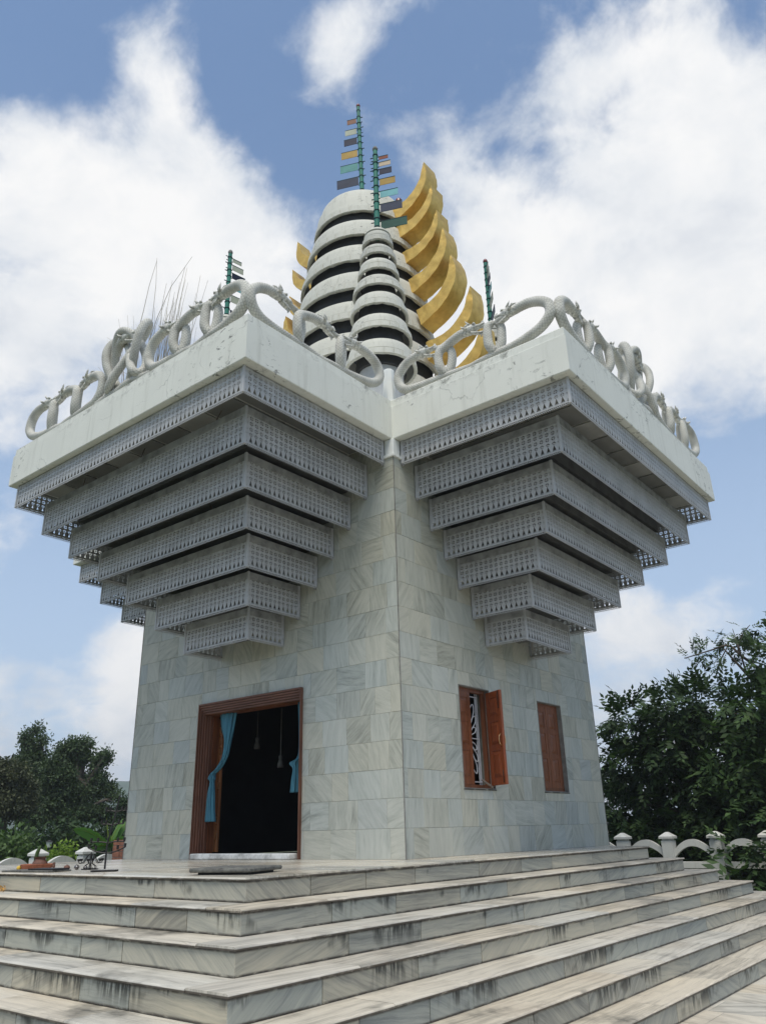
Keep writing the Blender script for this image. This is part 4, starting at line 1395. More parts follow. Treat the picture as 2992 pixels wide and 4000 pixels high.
for wi, (x0, x1, z0, z1) in enumerate(WINS):
    wn = empty('window', shrine, (0, 0, 0), PI / 2)      # local frame of the door side turned onto +x
    b = MB()
    yo, yi = -A + 0.0, -A + 0.135
    e = 0.012
    for (a0, a1, b0, b1, nm) in ((x0, x0 + e, z0, z1, 0), (x1 - e, x1, z0, z1, 0), (x0 + e, x1 - e, z1 - e, z1, 0), (x0 + e, x1 - e, z0, z0 + e, 0)):
        b.box(a0, a1, yo - 0.004, yi, b0, b1)
    b.obj('reveal', 'reveal', wn)
    f2 = MB()
    k = 0.055
    for (a0, a1, b0, b1) in ((x0 + e, x0 + e + 0.02, z0 + e, z1 - e), (x1 - e - k, x1 - e, z0 + e, z1 - e), (x0 + e + .02, x1 - e - k, z1 - e - k, z1 - e), (x0 + e + .02, x1 - e - k, z0 + e, z0 + e + k)):
        f2.box(a0, a1, -A + 0.085, -A + 0.16, b0, b1)
    f2.obj('frame', 'wood_dull', wn)
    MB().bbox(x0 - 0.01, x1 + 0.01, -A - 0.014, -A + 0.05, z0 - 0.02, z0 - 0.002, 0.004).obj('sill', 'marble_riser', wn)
    wl = (x1 - x0 - 2 * e - k - 0.02) / 2
    hz = z1 - z0 - 2 * e - 2 * k
    shutter(wn, Matrix.Translation((x0 + e + 0.02, -A + 0.105, z0 + e + k)), 'wood_dull', w=wl - 0.003, h=hz)
    if wi == 1:
        shutter(wn, Matrix.Translation((x0 + e + 0.02 + wl + 0.003, -A + 0.105, z0 + e + k)), 'wood_dull', w=wl - 0.003, h=hz)
    else:
        # hinged at the far jamb and swung right out
        H = Vector((x1 - e - 0.03, -A + 0.03))
        F = Vector((-1.085, -(A + 0.37)))
        an = math.atan2(F.y - H.y, F.x - H.x)
        shutter(wn, Matrix.Translation((H.x, H.y, z0 + e + k - 0.01)) @ RZ(an), 'wood_shutter', True, w=0.46, h=hz + 0.02)
        st = MB().tube([(x1 - 0.14, -A - 0.02, z0 + 0.025), (x1 - 0.20, -A - 0.06, z0 + 0.03), (x1 - 0.36, -A + 0.03, z0 + 0.14)], 0.018, 7)
        st.obj('prop_stick', 'rod_rust', wn)
        # white iron grille behind, with a fan of loops
        gb = MB()
        gy = -A + 0.19
        for x in (x0 + 0.06, x1 - 0.17, x1 - 0.12):
            gb.box(x - 0.011, x + 0.011, gy - 0.006, gy + 0.006, z0 + 0.02, z1 - 0.02)
        zm = (z0 + z1) / 2
        for z in (z0 + 0.12, zm, z1 - 0.12):
            gb.box(x0 + 0.03, x1 - 0.12, gy - 0.018, gy - 0.007, z - 0.008, z + 0.008)
        cx = x0 + 0.43
        for sgn in (-1, 1):
            for (an_, L_, ww) in ((8, 0.62, 0.055), (22, 0.60, 0.06), (38, 0.46, 0.055), (58, 0.32, 0.045)):
                dx, dz = math.sin(R(an_)), math.cos(R(an_)) * sgn
                px, pz = dz * sgn, -dx * sgn
                q = lambda u, w_: (cx + dx * L_ * u + px * w_, gy - 0.024, zm + dz * L_ * u + pz * w_)
                gb.tube(spline([q(0.02, 0), q(0.45, -ww * .55), q(0.82, -ww), q(1.0, 0), q(0.82, ww), q(0.45, ww * .55), q(0.02, 0.0)], 5), 0.0095, 5)
        gb.obj('grille', 'grille_white', wn)

# ------------------------------------------------------------------ flag poles
def flagpole(loc, z0, z1, r0, r1, flags, ang, label, cap='iron', njoint=14):
    p = tag(empty('flagpole', None, (loc[0], loc[1], z0)), label, 'flagpole', 'green jointed poles on the spires')
    H = z1 - z0
    MB().tube([(0, 0, 0), (0, 0, H)], [r0, r1], 12).obj('pole', 'pole_green', p, smooth=True, auto=40)
    for i in range(njoint):
        z = H * (i + 0.4) / njoint
        r_ = r0 + (r1 - r0) * z / H
        MB().tube([(0, 0, z - 0.018), (0, 0, z - 0.008), (0, 0, z + 0.008), (0, 0, z + 0.018)], [r_ + 0.003, r_ + 0.013, r_ + 0.013, r_ + 0.003], 12).obj('joint', 'pole_joint', p, smooth=True)
        d = Vector((math.cos(ang), math.sin(ang), 0))
    MB().tube([(0, 0, H), (0, 0, H + 0.05), (0, 0, H + 0.10), (0, 0, H + 0.15)], [r1 * 0.9, r1 * 1.3, r1 * 1.0, 0.004], 10).obj('finial', 'soffit' if cap == 'pale' else 'lamp_red', p, smooth=True)
    for (z, h, L, colr) in flags:
        zz = z - z0
        r_ = r0 + (r1 - r0) * zz / H
        M_ = Matrix.Translation((0, 0, zz)) @ RZ(ang)
        fl = put('flag', MB().bbox(r_ + 0.03, r_ + 0.03 + L, -0.006, 0.006, -h, 0, 0.002).mesh('flag', 'flag_' + colr), p, M_)
        fr_ = MB()
        fr_.box(-r_ - 0.07, r_ + 0.03 + L, -0.010, 0.010, 0.001, 0.014)
        fr_.box(-r_ - 0.05, r_ + 0.03, -0.010, 0.010, -h - 0.014, -h - 0.001)
        put('flag_arm', fr_.mesh('flag_arm', 'pole_joint'), fl)
    return p
MF = [(19.46, .17, .27, 'brown'), (19.07, .20, .34, 'pale'), (18.71, .23, .38, 'navy'), (18.24, .25, .47, 'gold'), (17.74, .26, .51, 'teal'), (17.22, .30, .62, 'slate'), (16.63, .29, .72, 'green')]
FF = [(14.30, .08, .21, 'red'), (14.13, .11, .26, 'peach'), (13.93, .15, .28, 'navy'), (13.64, .17, .35, 'gold'), (13.29, .17, .40, 'sky'), (12.93, .21, .48, 'slate'), (12.46, .21, .57, 'green')]
SIDEF = [(14.05, .10, .26, 'pale'), (13.85, .15, .32, 'pale'), (13.60, .16, .38, 'navy'), (13.28, .17, .42, 'sky'), (12.92, .2, .48, 'pale'), (12.46, .2, .57, 'slate')]
# the tall pole leans a little, so its foot and head are set apart
mp = flagpole((-0.06, 0.10), 15.58, 19.90, 0.068, 0.048, MF, R(-155), 'tallest green pole, on the big central spire, seven coloured flags to one side', njoint=17)
mp.rotation_euler = (R(0.0), R(-1.6), 0)
flagpole((SS, -SS), 12.0, 14.50, 0.062, 0.050, FF, R(24), 'green pole on the slim front spire before the big spire, flags beside gold horns', 'pale', 11)
flagpole((-2.42, -2.42), 12.0, 14.16, 0.062, 0.050, SIDEF, R(80), 'green pole rising behind serpents over the door-side roof wing, dark and pale flags', 'pale', 11)
flagpole((SS, SS), 12.0, 14.30, 0.062, 0.050, SIDEF, R(-50), 'green pole standing alone against the cloud beside the gold horns', 'iron', 11)
rl_ = empty('warning_lamp', None, (0.95, 0.36, 15.52))
tag(rl_, 'small dark red dome lamp on the rim of the big spire by the top horn', 'lamp')
MB().tube([(0, 0, -0.05), (0, 0, 0.16)], 0.05, 10).obj('stem', 'iron', rl_)
MB().lathe([(0.0, 0.42), (0.05, 0.41), (0.085, 0.36), (0.09, 0.22), (0.07, 0.17), (0.0, 0.16)], 16).obj('lamp_dome', 'lamp_red', rl_, smooth=True)

# ------------------------------------------------------------------ offerings on the platform
def thing(name, loc, label, cat, group=None, rz=0):
    return tag(empty(name, None, loc, rz), label, cat, group)
sl = thing('drain_cover', (3.62, -6.62, -0.012), 'dark square stone cover lying near the platform edge before the door', 'cover', rz=R(18))
MB().bbox(-0.36, 0.36, -0.34, 0.34, 0.035, 0.075, 0.012).obj('lid', 'old_stone', sl)
MB().box(-0.29, 0.29, -0.27, 0.27, 0.001, 0.036).obj('collar', 'iron', sl)
bd_ = thing('tray', (0.28, -6.95, 0), 'flat blackened board under the offerings at the platform edge', 'tray', rz=R(8))
MB().bbox(-0.52, 0.42, -0.16, 0.16, 0.001, 0.022, 0.006).obj('board', 'old_stone', bd_)
MB().box(-0.05, 0.42, -0.12, 0.12, 0.023, 0.04).obj('rack', 'iron', bd_)
sa = MB()
sa.lathe([(0.0, 0.0), (0.25, 0.0), (0.29, 0.02), (0.32, 0.085), (0.33, 0.095), (0.30, 0.10), (0.27, 0.05), (0.0, 0.045)], 36)
so = sa.obj('saucer', 'terracotta', smooth=True, auto=40)
so.location = (-0.38, -6.62, 0.001)
so.scale = (0.64, 0.64, 0.72)
tag(so, 'wide shallow terracotta saucer under the clay pot', 'saucer')
po = empty('clay_pot', None, (-0.31, -6.62, 0.034))
po.scale = (0.62, 0.62, 0.72)
tag(po, 'dark brown clay pot with a leafy stub, standing in the terracotta saucer', 'pot')
MB().lathe([(0.0, 0.0), (0.16, 0.0), (0.165, 0.04), (0.145, 0.09), (0.105, 0.125), (0.10, 0.14), (0.125, 0.165), (0.13, 0.175), (0.10, 0.175), (0.09, 0.14), (0.0, 0.14)], 28).obj('pot_body', 'clay_brown', po, smooth=True, auto=45)
b = MB()
for (x0, z0, x1, z1, w) in ((-0.10, 0.10, -0.02, 0.34, 0.03), (-0.06, 0.12, 0.03, 0.36, 0.04), (-0.13, 0.02, -0.06, 0.30, 0.02)):
    pts = spline([(x0, -0.05, z0), ((x0 + x1) / 2 - 0.03, -0.06, (z0 + z1) / 2), (x1, -0.05, z1)], 5)
    b.tube(pts, [w * (0.4 + 0.6 * math.sin(PI * (i + .6) / (len(pts) + .3))) for i in range(len(pts))], 6)
b.obj('leaf_stub', 'leaf_bush', po, smooth=True)
yb_ = MB()
yb_.lathe([(0, 0.085), (0.025, 0.078), (0.04, 0.06), (0.045, 0.04), (0.038, 0.018), (0.02, 0.003), (0, 0)], 16)
yo_ = yb_.obj('lime', 'lime_yellow', smooth=True)
yo_.location = (-0.50, -6.80, 0.001)
yo_.scale = (0.7, 0.7, 0.7)
tag(yo_, 'small round yellow fruit beside the terracotta saucer', 'fruit')
def bowl(loc, r, label, matn, sp=False):
    b_ = empty('bowl', None, loc)
    tag(b_, label, 'bowl', 'small metal bowls on the platform')
    MB().lathe([(0, 0), (r * 0.5, 0), (r * 0.55, r * 0.15), (r * 0.9, r * 0.5), (r, r * 0.85), (r * 0.97, r * 1.0), (r * 0.8, r * 1.35), (r * 0.45, r * 1.6), (0, r * 1.68)], 22).obj('bowl_body', matn, b_, smooth=True)
    MB().lathe([(0, r * 1.68), (r * 0.18, r * 1.70), (r * 0.2, r * 1.8), (0, r * 1.86)], 12).obj('knob', matn, b_, smooth=True)
    if sp:
        MB().tube([(r * 0.85, 0, r * 0.7), (r * 1.4, 0, r * 0.95), (r * 1.6, 0, r * 1.05)], [0.016, 0.01, 0.006], 6).obj('spout', matn, b_, smooth=True)
bowl((0.53, -6.72, 0.001), 0.040, 'brown-tinged lidded metal bowl at the end of the blackened board', 'clay_brown')
bowl((0.33, -6.46, 0.001), 0.034, 'dark silver lidded bowl with a short spout next to the iron candelabrum', 'silver', True)
bowl((0.47, -6.42, 0.001), 0.026, 'small silver lidded bowl standing inside the feet of the candelabrum', 'silver')
fg = MB().lathe([(0, 0), (0.05, 0), (0.055, 0.02), (0.03, 0.05), (0.05, 0.09), (0.045, 0.13), (0.03, 0.145), (0.045, 0.18), (0.03, 0.21), (0, 0.215)], 14)
fo = fg.obj('jar', 'clay_brown', smooth=True)
fo.scale = (0.42, 0.42, 0.42)
fo.location = (-0.06, -6.56, 0.001)
tag(fo, 'small knobbed brown clay jar right beside the wide terracotta saucer', 'jar')
# candelabrum
ca = thing('candelabrum', (0.54, -6.40, 0.001), 'low black iron candelabrum with curled feet and cup arms', 'candelabrum')
b = MB()
b.tube([(0, 0, 0.02), (0, 0, 0.30)], [0.012, 0.010], 6)
ca.scale = (0.66, 0.66, 0.68)
b.obj('stem', 'iron', ca)
MB().lathe([(0.13, 0), (0.16, 0), (0.16, 0.015), (0.13, 0.015), (0.13, 0)], 20).obj('base', 'iron', ca)
for k in range(6):
    an = k * PI / 3 + 0.3
    cx, sy = math.cos(an), math.sin(an)
    pts = spline([(cx * r_, sy * r_, z) for r_, z in ((0.0, 0.28), (0.07, 0.24), (0.13, 0.15), (0.17, 0.115), (0.22, 0.12), (0.23, 0.15))], 4)
    arm = MB().tube(pts, 0.008, 5).obj('arm', 'iron', ca)
    MB().tube([(cx * 0.23, sy * 0.23, 0.145), (cx * 0.23, sy * 0.23, 0.155), (cx * 0.23, sy * 0.23, 0.19)], [0.012, 0.028, 0.034], 8).obj('cup', 'iron', arm)
    pts = spline([(cx * r_, sy * r_, z) for r_, z in ((0.0, 0.12), (0.05, 0.10), (0.11, 0.06), (0.12, 0.025), (0.08, 0.012), (0.05, 0.03))], 4)
    MB().tube(pts, 0.007, 5).obj('foot', 'iron', ca)
# tall candle stand
cs = thing('candle_stand', (1.40, -6.74, 0), 'tall thin black iron candle stand with crossed arms on a flat base', 'candle stand', rz=R(39))
MB().bbox(-0.15, 0.15, -0.06, 0.06, 0.002, 0.02, 0.005).obj('base', 'iron', cs)
MB().tube([(0, 0, 0.03), (0.0, 0, 0.30), (0.06, 0, 0.62), (0.10, 0, 0.86)], [0.012, 0.011, 0.010, 0.008], 7).obj('stem', 'iron', cs)
for (z, hw, x0, up) in ((0.185, 0.0, 0, 0), (0.215, 0.22, 0.0, 0.05), (0.33, 0.20, 0.005, 0.0), (0.53, 0.13, 0.04, 0.0), (0.68, 0.12, 0.07, 0.0)):
    if hw == 0:
        continue
    ar = MB().tube(spline([(x0 - hw, 0, z + up), (x0 - hw * .5, 0, z + up * .1), (x0, 0, z - 0.01), (x0 + hw * .5, 0, z + up * .1), (x0 + hw, 0, z + up)], 4), 0.008, 5).obj('arm', 'iron', cs)
    for x in (-hw, -hw * 0.6, hw * 0.6, hw):
        MB().tube([(x0 + x, 0, z + up * abs(x / hw) - 0.002), (x0 + x, 0, z + up * abs(x / hw) + 0.045)], [0.013, 0.016], 7).obj('cup', 'iron', ar)
# dry leaves swept into the step corner
b = MB()
for i in range(150):
    x, y = random.uniform(-1.4, 0.1), -7.2 - abs(random.gauss(0, 0.035)) - 0.02
    z = -RIS + 0.006 + random.uniform(0, 0.055)
    M_ = Matrix.Translation((x, y, z)) @ Euler((random.uniform(-1.2, 1.2), random.uniform(-1.2, 1.2), random.uniform(0, 6))).to_matrix().to_4x4()
    s_ = random.uniform(0.018, 0.035)
    b.add([M_ @ Vector(q) for q in ((-s_, 0, 0), (0, -s_ * .5, 0.006), (s_, 0, 0), (0, s_ * .5, 0.006))], [(0, 1, 2, 3)])
dl = b.obj('dry_leaves', 'dry_leaf')
dl['kind'] = 'stuff'
tag(dl, 'brown dry leaves swept against the top riser on the second step', 'leaves')
# brick pillar behind the tower corner
bp = thing('brick_pillar', (-5.30, -2.02, GZ), 'narrow reddish brick pillar just behind the tower by the banana plant', 'pillar')
nb_ = 0
for k in range(16):
    z = k * 0.115
    for (x, w) in (((-0.2, 0.26), (0.07, 0.13)) if k % 2 else ((-0.2, 0.13), (-0.06, 0.26))):
        MB().bbox(x, x + w, -0.1, 0.1, z, z + 0.105, 0.005).obj('brick', 'brick_red', bp)
MB().box(-0.19, 0.19, -0.09, 0.09, 0, 16 * 0.115 - 0.012).obj('mortar_core', 'mortar', bp)

# ------------------------------------------------------------------ fences
def fence(origin, ang, n, step, label):
    f_ = tag(empty('fence', None, origin, ang), label, 'fence')
    pm = MB().bbox(-0.15, 0.15, -0.15, 0.15, 0, 1.46, 0.012).mesh('post', 'fence_paint')
    cb = MB()
    cb.bbox(-0.125, 0.125, -0.125, 0.125, 1.461, 1.505, 0.01)
    lv = [(0.185, 1.505), (0.185, 1.56), (0.165, 1.575), (0.04, 1.665), (0.0, 1.672)]
    for (r_, z) in lv:
        cb.v.extend([(-r_, -r_, z), (r_, -r_, z), (r_, r_, z), (-r_, r_, z)])
    o_ = len(cb.v) - 4 * len(lv)
    for l in range(len(lv) - 1):
        for k in range(4):
            cb.f.append((o_ + l * 4 + k, o_ + l * 4 + (k + 1) % 4, o_ + l * 4 + 4 + (k + 1) % 4, o_ + l * 4 + 4 + k))
    cb.f.append((o_ + 3, o_ + 2, o_ + 1, o_))
    cm = cb.mesh('cap', 'fence_paint')
    # arched rail
    ab = MB()
    L = step - 0.30
    N = 14
    for i in range(N + 1):
        u = i / N
        x = 0.15 + L * u
        zc_ = 1.13 + 0.27 * math.sin(PI * u) ** 0.85
        for (y, z) in ((-0.06, zc_ - 0.085), (0.06, zc_ - 0.085), (0.06, zc_ + 0.085), (-0.06, zc_ + 0.085)):
            ab.v.append((x, y, z))
    for i in range(N):
        for k in range(4):
            ab.f.append((i * 4 + k, i * 4 + (k + 1) % 4, i * 4 + 4 + (k + 1) % 4, i * 4 + 4 + k))
    am = ab.mesh('arched_rail', 'fence_paint')
    rm = MB().bbox(0.15, step - 0.15, -0.045, 0.045, -0.08, 0.08, 0.008).mesh('rail', 'fence_paint')
    for i in range(n):
        p = put('post', pm, f_, Matrix.Translation((i * step, 0, 0)))
        put('cap', cm, p)
        if i < n - 1:
            put('arched_rail', am, f_, Matrix.Translation((i * step, 0, 0)))
            for z in (0.86, 0.40):
                put('rail', rm, f_, Matrix.Translation((i * step, 0, z)))
fence((-9.6, -1.52 - 1.3 * 3, GZ), PI / 2, 9, 1.3, 'white arched fence between the platform and the banana plant')
fence((0.8 - 1.265 * 3, 9.9, GZ), 0, 11, 1.265, 'white arched fence under the overhanging dark leafy tree')

# ------------------------------------------------------------------ foliage
def spray(pairs, length, ll, lw, droop, rg):
    """a twig with leaflets in pairs; returns verts (n, 4, 3) of leaf quads, x outwards"""
    out = []
    for i in range(pairs):
        u = (i + 0.6) / pairs
        x = length * u
        z = -droop * u * u
        sz = (0.75 + 0.5 * math.sin(PI * u)) * rg.uniform(0.8, 1.15)
        for sy in (-1, 1):
            a_ = R(rg.uniform(45, 75)) * sy
            dx, dy = math.cos(a_), math.sin(a_)
            dz = rg.uniform(-0.45, 0.1)
            d = np.array([dx, dy, dz])
            d /= np.linalg.norm(d)
            sd = np.array([-dy, dx, rg.uniform(-0.35, 0.35)])
            sd /= np.linalg.norm(sd)
            p = np.array([x, 0, z])
            l_, w_ = ll * sz, lw * sz
            out.append([p, p + d * l_ * 0.45 + sd * w_ * 0.5, p + d * l_, p + d * l_ * 0.45 - sd * w_ * 0.5])
    p = np.array([length, 0, -droop])
    out.append([p, p + np.array([ll * .45, lw * .5, 0]), p + np.array([ll, 0, -ll * .2]), p + np.array([ll * .45, -lw * .5, 0])])
    return np.array(out)
def bunch(nl, size, ll, lw, rg):
    out = []
    for i in range(nl):
        p = rg.normal(0, size * 0.42, 3)
        d = rg.normal(0, 1, 3) + p / size
        d[2] -= 0.25
        d /= np.linalg.norm(d)
        s_ = np.cross(d, rg.normal(0, 1, 3))
        s_ /= np.linalg.norm(s_)
        k = rg.uniform(0.7, 1.2)
        out.append([p, p + d * ll * k * .45 + s_ * lw * k * .5, p + d * ll * k, p + d * ll * k * .45 - s_ * lw * k * .5])
    return np.array(out)
def leaves_obj(name, blobs, count, templates, material, parent, seed, droop=0.3, shell=0.5, scale=(0.8, 1.2), gap=0.0):
    """blobs: (centre, radii); sprays sit in the outer part of each blob and point outwards"""
    rg = np.random.default_rng(seed)
    areas = np.array([(b_[1][0] * b_[1][1] * b_[1][2]) ** (2 / 3) for b_ in blobs])
    pick = rg.choice(len(blobs), count, p=areas / areas.sum())
    allv = []
    for i in pick:
        c_, r_ = np.array(blobs[i][0]), np.array(blobs[i][1])
        d = rg.normal(0, 1, 3)
        d /= np.linalg.norm(d)
        k = rg.uniform(shell, 1.0) ** 0.6
        p = c_ + d * r_ * k
        if gap:
            nz_ = math.sin(p[0] * 2.3 + seed) * math.sin(p[1] * 2.1 + 1.3) * math.sin(p[2] * 2.7 + seed * .7)
            if nz_ > gap:
                continue
        out = d / r_
        out[2] -= droop * rg.uniform(0.2, 1.4) / r_.mean()
        out += rg.normal(0, 0.45, 3) / r_.mean()
        out /= np.linalg.norm(out)
        up = np.array([0, 0, 1.0]) + rg.normal(0, 0.35, 3)
        y_ = np.cross(up, out)
        y_ /= np.linalg.norm(y_)
        z_ = np.cross(out, y_)
        M_ = np.stack([out, y_, z_], 0) * rg.uniform(*scale)
        t_ = templates[rg.integers(len(templates))]
        allv.append((t_.reshape(-1, 3) @ M_ + p).reshape(-1, 4, 3))
    V = np.concatenate(allv, 0)
    # fold each leaf along its midrib: two triangles
    n = len(V)
    me = bpy.data.meshes.new(name)
    me.vertices.add(n * 4)
    me.vertices.foreach_set('co', V.reshape(-1).astype(np.float32))
    idx = np.arange(n)[:, None] * 4
    tri = np.concatenate([idx + np.array([0, 1, 2]), idx + np.array([0, 2, 3])], 1).reshape(-1)
    me.loops.add(n * 6)
    me.loops.foreach_set('vertex_index', tri.astype(np.int32))
    me.polygons.add(n * 2)
    me.polygons.foreach_set('loop_start', np.arange(n * 2, dtype=np.int32) * 3)
    me.polygons.foreach_set('loop_total', np.full(n * 2, 3, dtype=np.int32))
    me.update(calc_edges=True)
    me.materials.append(MATS[material])
    o_ = bpy.data.objects.new(name, me)
    C.objects.link(o_)
    o_.parent = parent
    return o_
def trunk_obj(parent, base, top, r0, limbs, material='bark', seed=0, twig=0.55):
    rg = np.random.default_rng(seed)
    b = MB()
    base, top = np.array(base, float), np.array(top, float)
    mid = (base + top) / 2 + rg.normal(0, 0.15, 3)
    b.tube(spline([tuple(base), tuple(mid), tuple(top)], 5), [r0 * (1 - 0.5 * i / 10) for i in range(11)], 9)
    for L in limbs:
        L = np.array(L, float)
        u = rg.uniform(0.45, 0.95)
        s_ = base + (top - base) * u
        m_ = (s_ + L) / 2 + np.array([0, 0, 0.25]) + rg.normal(0, 0.12, 3)
        b.tube(spline([tuple(s_), tuple(m_), tuple(L)], 5), [r0 * (0.45 - 0.36 * i / 10) for i in range(11)], 6)
        for q in range(3):
            e_ = L + rg.normal(0, twig, 3)
            a_ = (m_ + L) / 2
            b.tube([tuple(a_), tuple((a_ + e_) / 2 + rg.normal(0, .08, 3)), tuple(e_)], [r0 * 0.14, r0 * 0.09, r0 * 0.04], 5)
    return b.obj('trunk', material, parent, smooth=True)
rgT = np.random.default_rng(3)
PINN = [spray(6, 0.62, 0.20, 0.088, rgT.uniform(0.05, 0.25), rgT) for _ in range(8)]
BIG = [spray(5, 0.70, 0.25, 0.12, rgT.uniform(0.05, 0.3), rgT) for _ in range(6)]
BUNCH = [bunch(16, 0.45, 0.26, 0.13, rgT) for _ in range(8)]
BUNCHS = [bunch(14, 0.30, 0.16, 0.075, rgT) for _ in range(6)]

# tree beside the tower and the bigger one that overhangs the fence
t1 = thing('tree', (1.6, 12.2, GZ), 'dense dark tree rising right beside the tower edge, sky showing through gaps', 'tree')
bl = [((1.30, 0, 4.1 + 1.0), (1.1, 1.0, .75)), ((0.1, -.3, 4.0), (.9, 1.0, .9)), ((-1.0, -.3, 3.5), (.8, 1.0, .8)), ((1.2, .6, 3.9), (1.0, 1.1, .8)), ((-.8, -.3, 4.75), (.75, .9, .65)), ((.35, -.3, 4.95), (.85, .9, .6)), ((-1.2, 0, 2.3), (.75, 1.1, .9)), ((-.2, .2, 1.9), (1.0, 1.1, .8)), ((1.1, 0, 2.5), (1.0, 1.1, 1.0)),
      ((-1.1, -.4, 1.0), (.8, .9, .9)), ((0.2, -.4, .9), (1.1, 1.0, 1.0)), ((1.5, -.3, 1.2), (1.1, 1.0, 1.1)), ((-2.2, .5, 2.0), (.7, .8, 1.2))]
leaves_obj('crown', bl, 2200, PINN, 'leaf_dark', t1, 21, 0.55, 0.35)
trunk_obj(t1, (0.2, 0.3, 0), (0.3, 0.2, 3.6), 0.16, [(b_[0][0], b_[0][1], b_[0][2]) for b_ in bl[:7]], seed=4)
t2 = thing('tree', (5.6, 12.0, GZ), 'tall broad tree overhanging the fence, a leafy branch poking out at its top', 'tree')
bl = [((.1, -.2, 5.9), (1.25, 1.2, .95)), ((1.2, 0, 6.3), (1.6, 1.3, 1.1)), ((-1.15, -.4, 4.55), (1.0, 1.1, .8)), ((-.2, -.6, 4.6), (1.5, 1.2, 1.1)), ((1.4, -.6, 4.6), (1.5, 1.3, 1.2)), ((-1.6, -.5, 3.5), (1.2, 1.0, 1.0)), ((0, -1.0, 3.2), (1.5, 1.1, 1.1)), ((1.6, -.9, 3.2), (1.5, 1.2, 1.2)),
      ((-1.5, -.8, 2.1), (1.2, .9, 1.0)), ((.2, -1.3, 1.9), (1.4, 1.1, 1.1)), ((1.8, -1.2, 1.8), (1.4, 1.1, 1.1)), ((-1.2, -.4, 1.0), (1.3, .8, .8)), ((-1.55, -2.55, .75), (.5, .35, .8)), ((-.75, -2.5, 1.2), (.6, .4, 1.1)), ((.3, -2.5, 1.2), (.8, .4, 1.2)), ((3.0, -.5, 4.5), (1.5, 1.4, 1.6)), ((3.2, -.5, 1.8), (1.5, 1.4, 1.6)), ((2.8, 0, 6.2), (1.3, 1.2, 1.2))]
leaves_obj('crown', bl, 3300, PINN + BIG, 'leaf_deep', t2, 22, 0.75, 0.35)
trunk_obj(t2, (0.4, 0.6, 0), (0.2, 0.2, 5.0), 0.22, [b_[0] for b_ in bl[:8]] + [(-1.6, -.6, 6.6)], seed=6)
tw = [((-1.35, -.4, 6.95), (.42, .35, .22)), ((-2.1, -.5, 6.62), (.48, .35, .18)), ((-2.55, -.5, 6.52), (.3, .3, .12)), ((-1.7, -.4, 6.35), (.22, .25, .32)), ((-.95, -.4, 7.12), (.34, .3, .15)), ((-1.55, -.4, 6.0), (.14, .2, .28)), ((-2.0, -.4, 6.0), (.1, .15, .22))]
leaves_obj('branch_leaves', tw, 72, PINN, 'leaf_dark', t2, 23, 0.2, 0.1, (0.5, 0.75))
b = MB()
b.tube(spline([(-.6, -.2, 5.7), (-1.2, -.35, 6.35), (-1.5, -.4, 6.7), (-2.0, -.5, 6.62), (-2.8, -.5, 6.5)], 5), [0.05 - 0.0018 * i for i in range(21)], 6)
b.tube(spline([(-1.3, -.35, 6.45), (-1.1, -.4, 6.9), (-.8, -.4, 7.2)], 5), [0.03 - 0.002 * i for i in range(11)], 5)
b.tube(spline([(-1.55, -.4, 6.65), (-1.8, -.4, 6.3), (-2.05, -.4, 5.8)], 5), [0.02] * 11, 5)
b.obj('branch', 'bark', t2, smooth=True)
us = thing('shrub', (3.2, 13.4, GZ), 'dark undergrowth shrub filling the space behind the white fence', 'shrub')
leaves_obj('crown', [((-3.0, 0, 0.8), (1.4, .8, 1.0)), ((-1, 0, .8), (1.5, .8, 1.1)), ((1, 0, .8), (1.5, .8, 1.1)), ((3, 0, .8), (1.6, .8, 1.2)), ((5, 0, 1), (1.6, .8, 1.5)), ((0, .6, 1.8), (3.4, .8, 1.2))], 900, BUNCH, 'leaf_dark', us, 29, 0.2, 0.3)

# trees behind the fence on the door side
def tree(name, loc, label, blobs, count, tmpl, material, seed, trunk_r=0.3, h=None, gap=0.0, bark='bark', droop=0.3, shell=0.45, group=None, scale=(0.8, 1.25)):
    t_ = thing(name, loc, label, 'tree', group)
    leaves_obj('crown', blobs, count, tmpl, material, t_, seed, droop, shell, scale, gap)
    hh = h or max(b_[0][2] for b_ in blobs) * 0.75
    trunk_obj(t_, (0, 0, 0), (0.1, 0.1, hh), trunk_r, [b_[0] for b_ in blobs], bark, seed)
    return t_
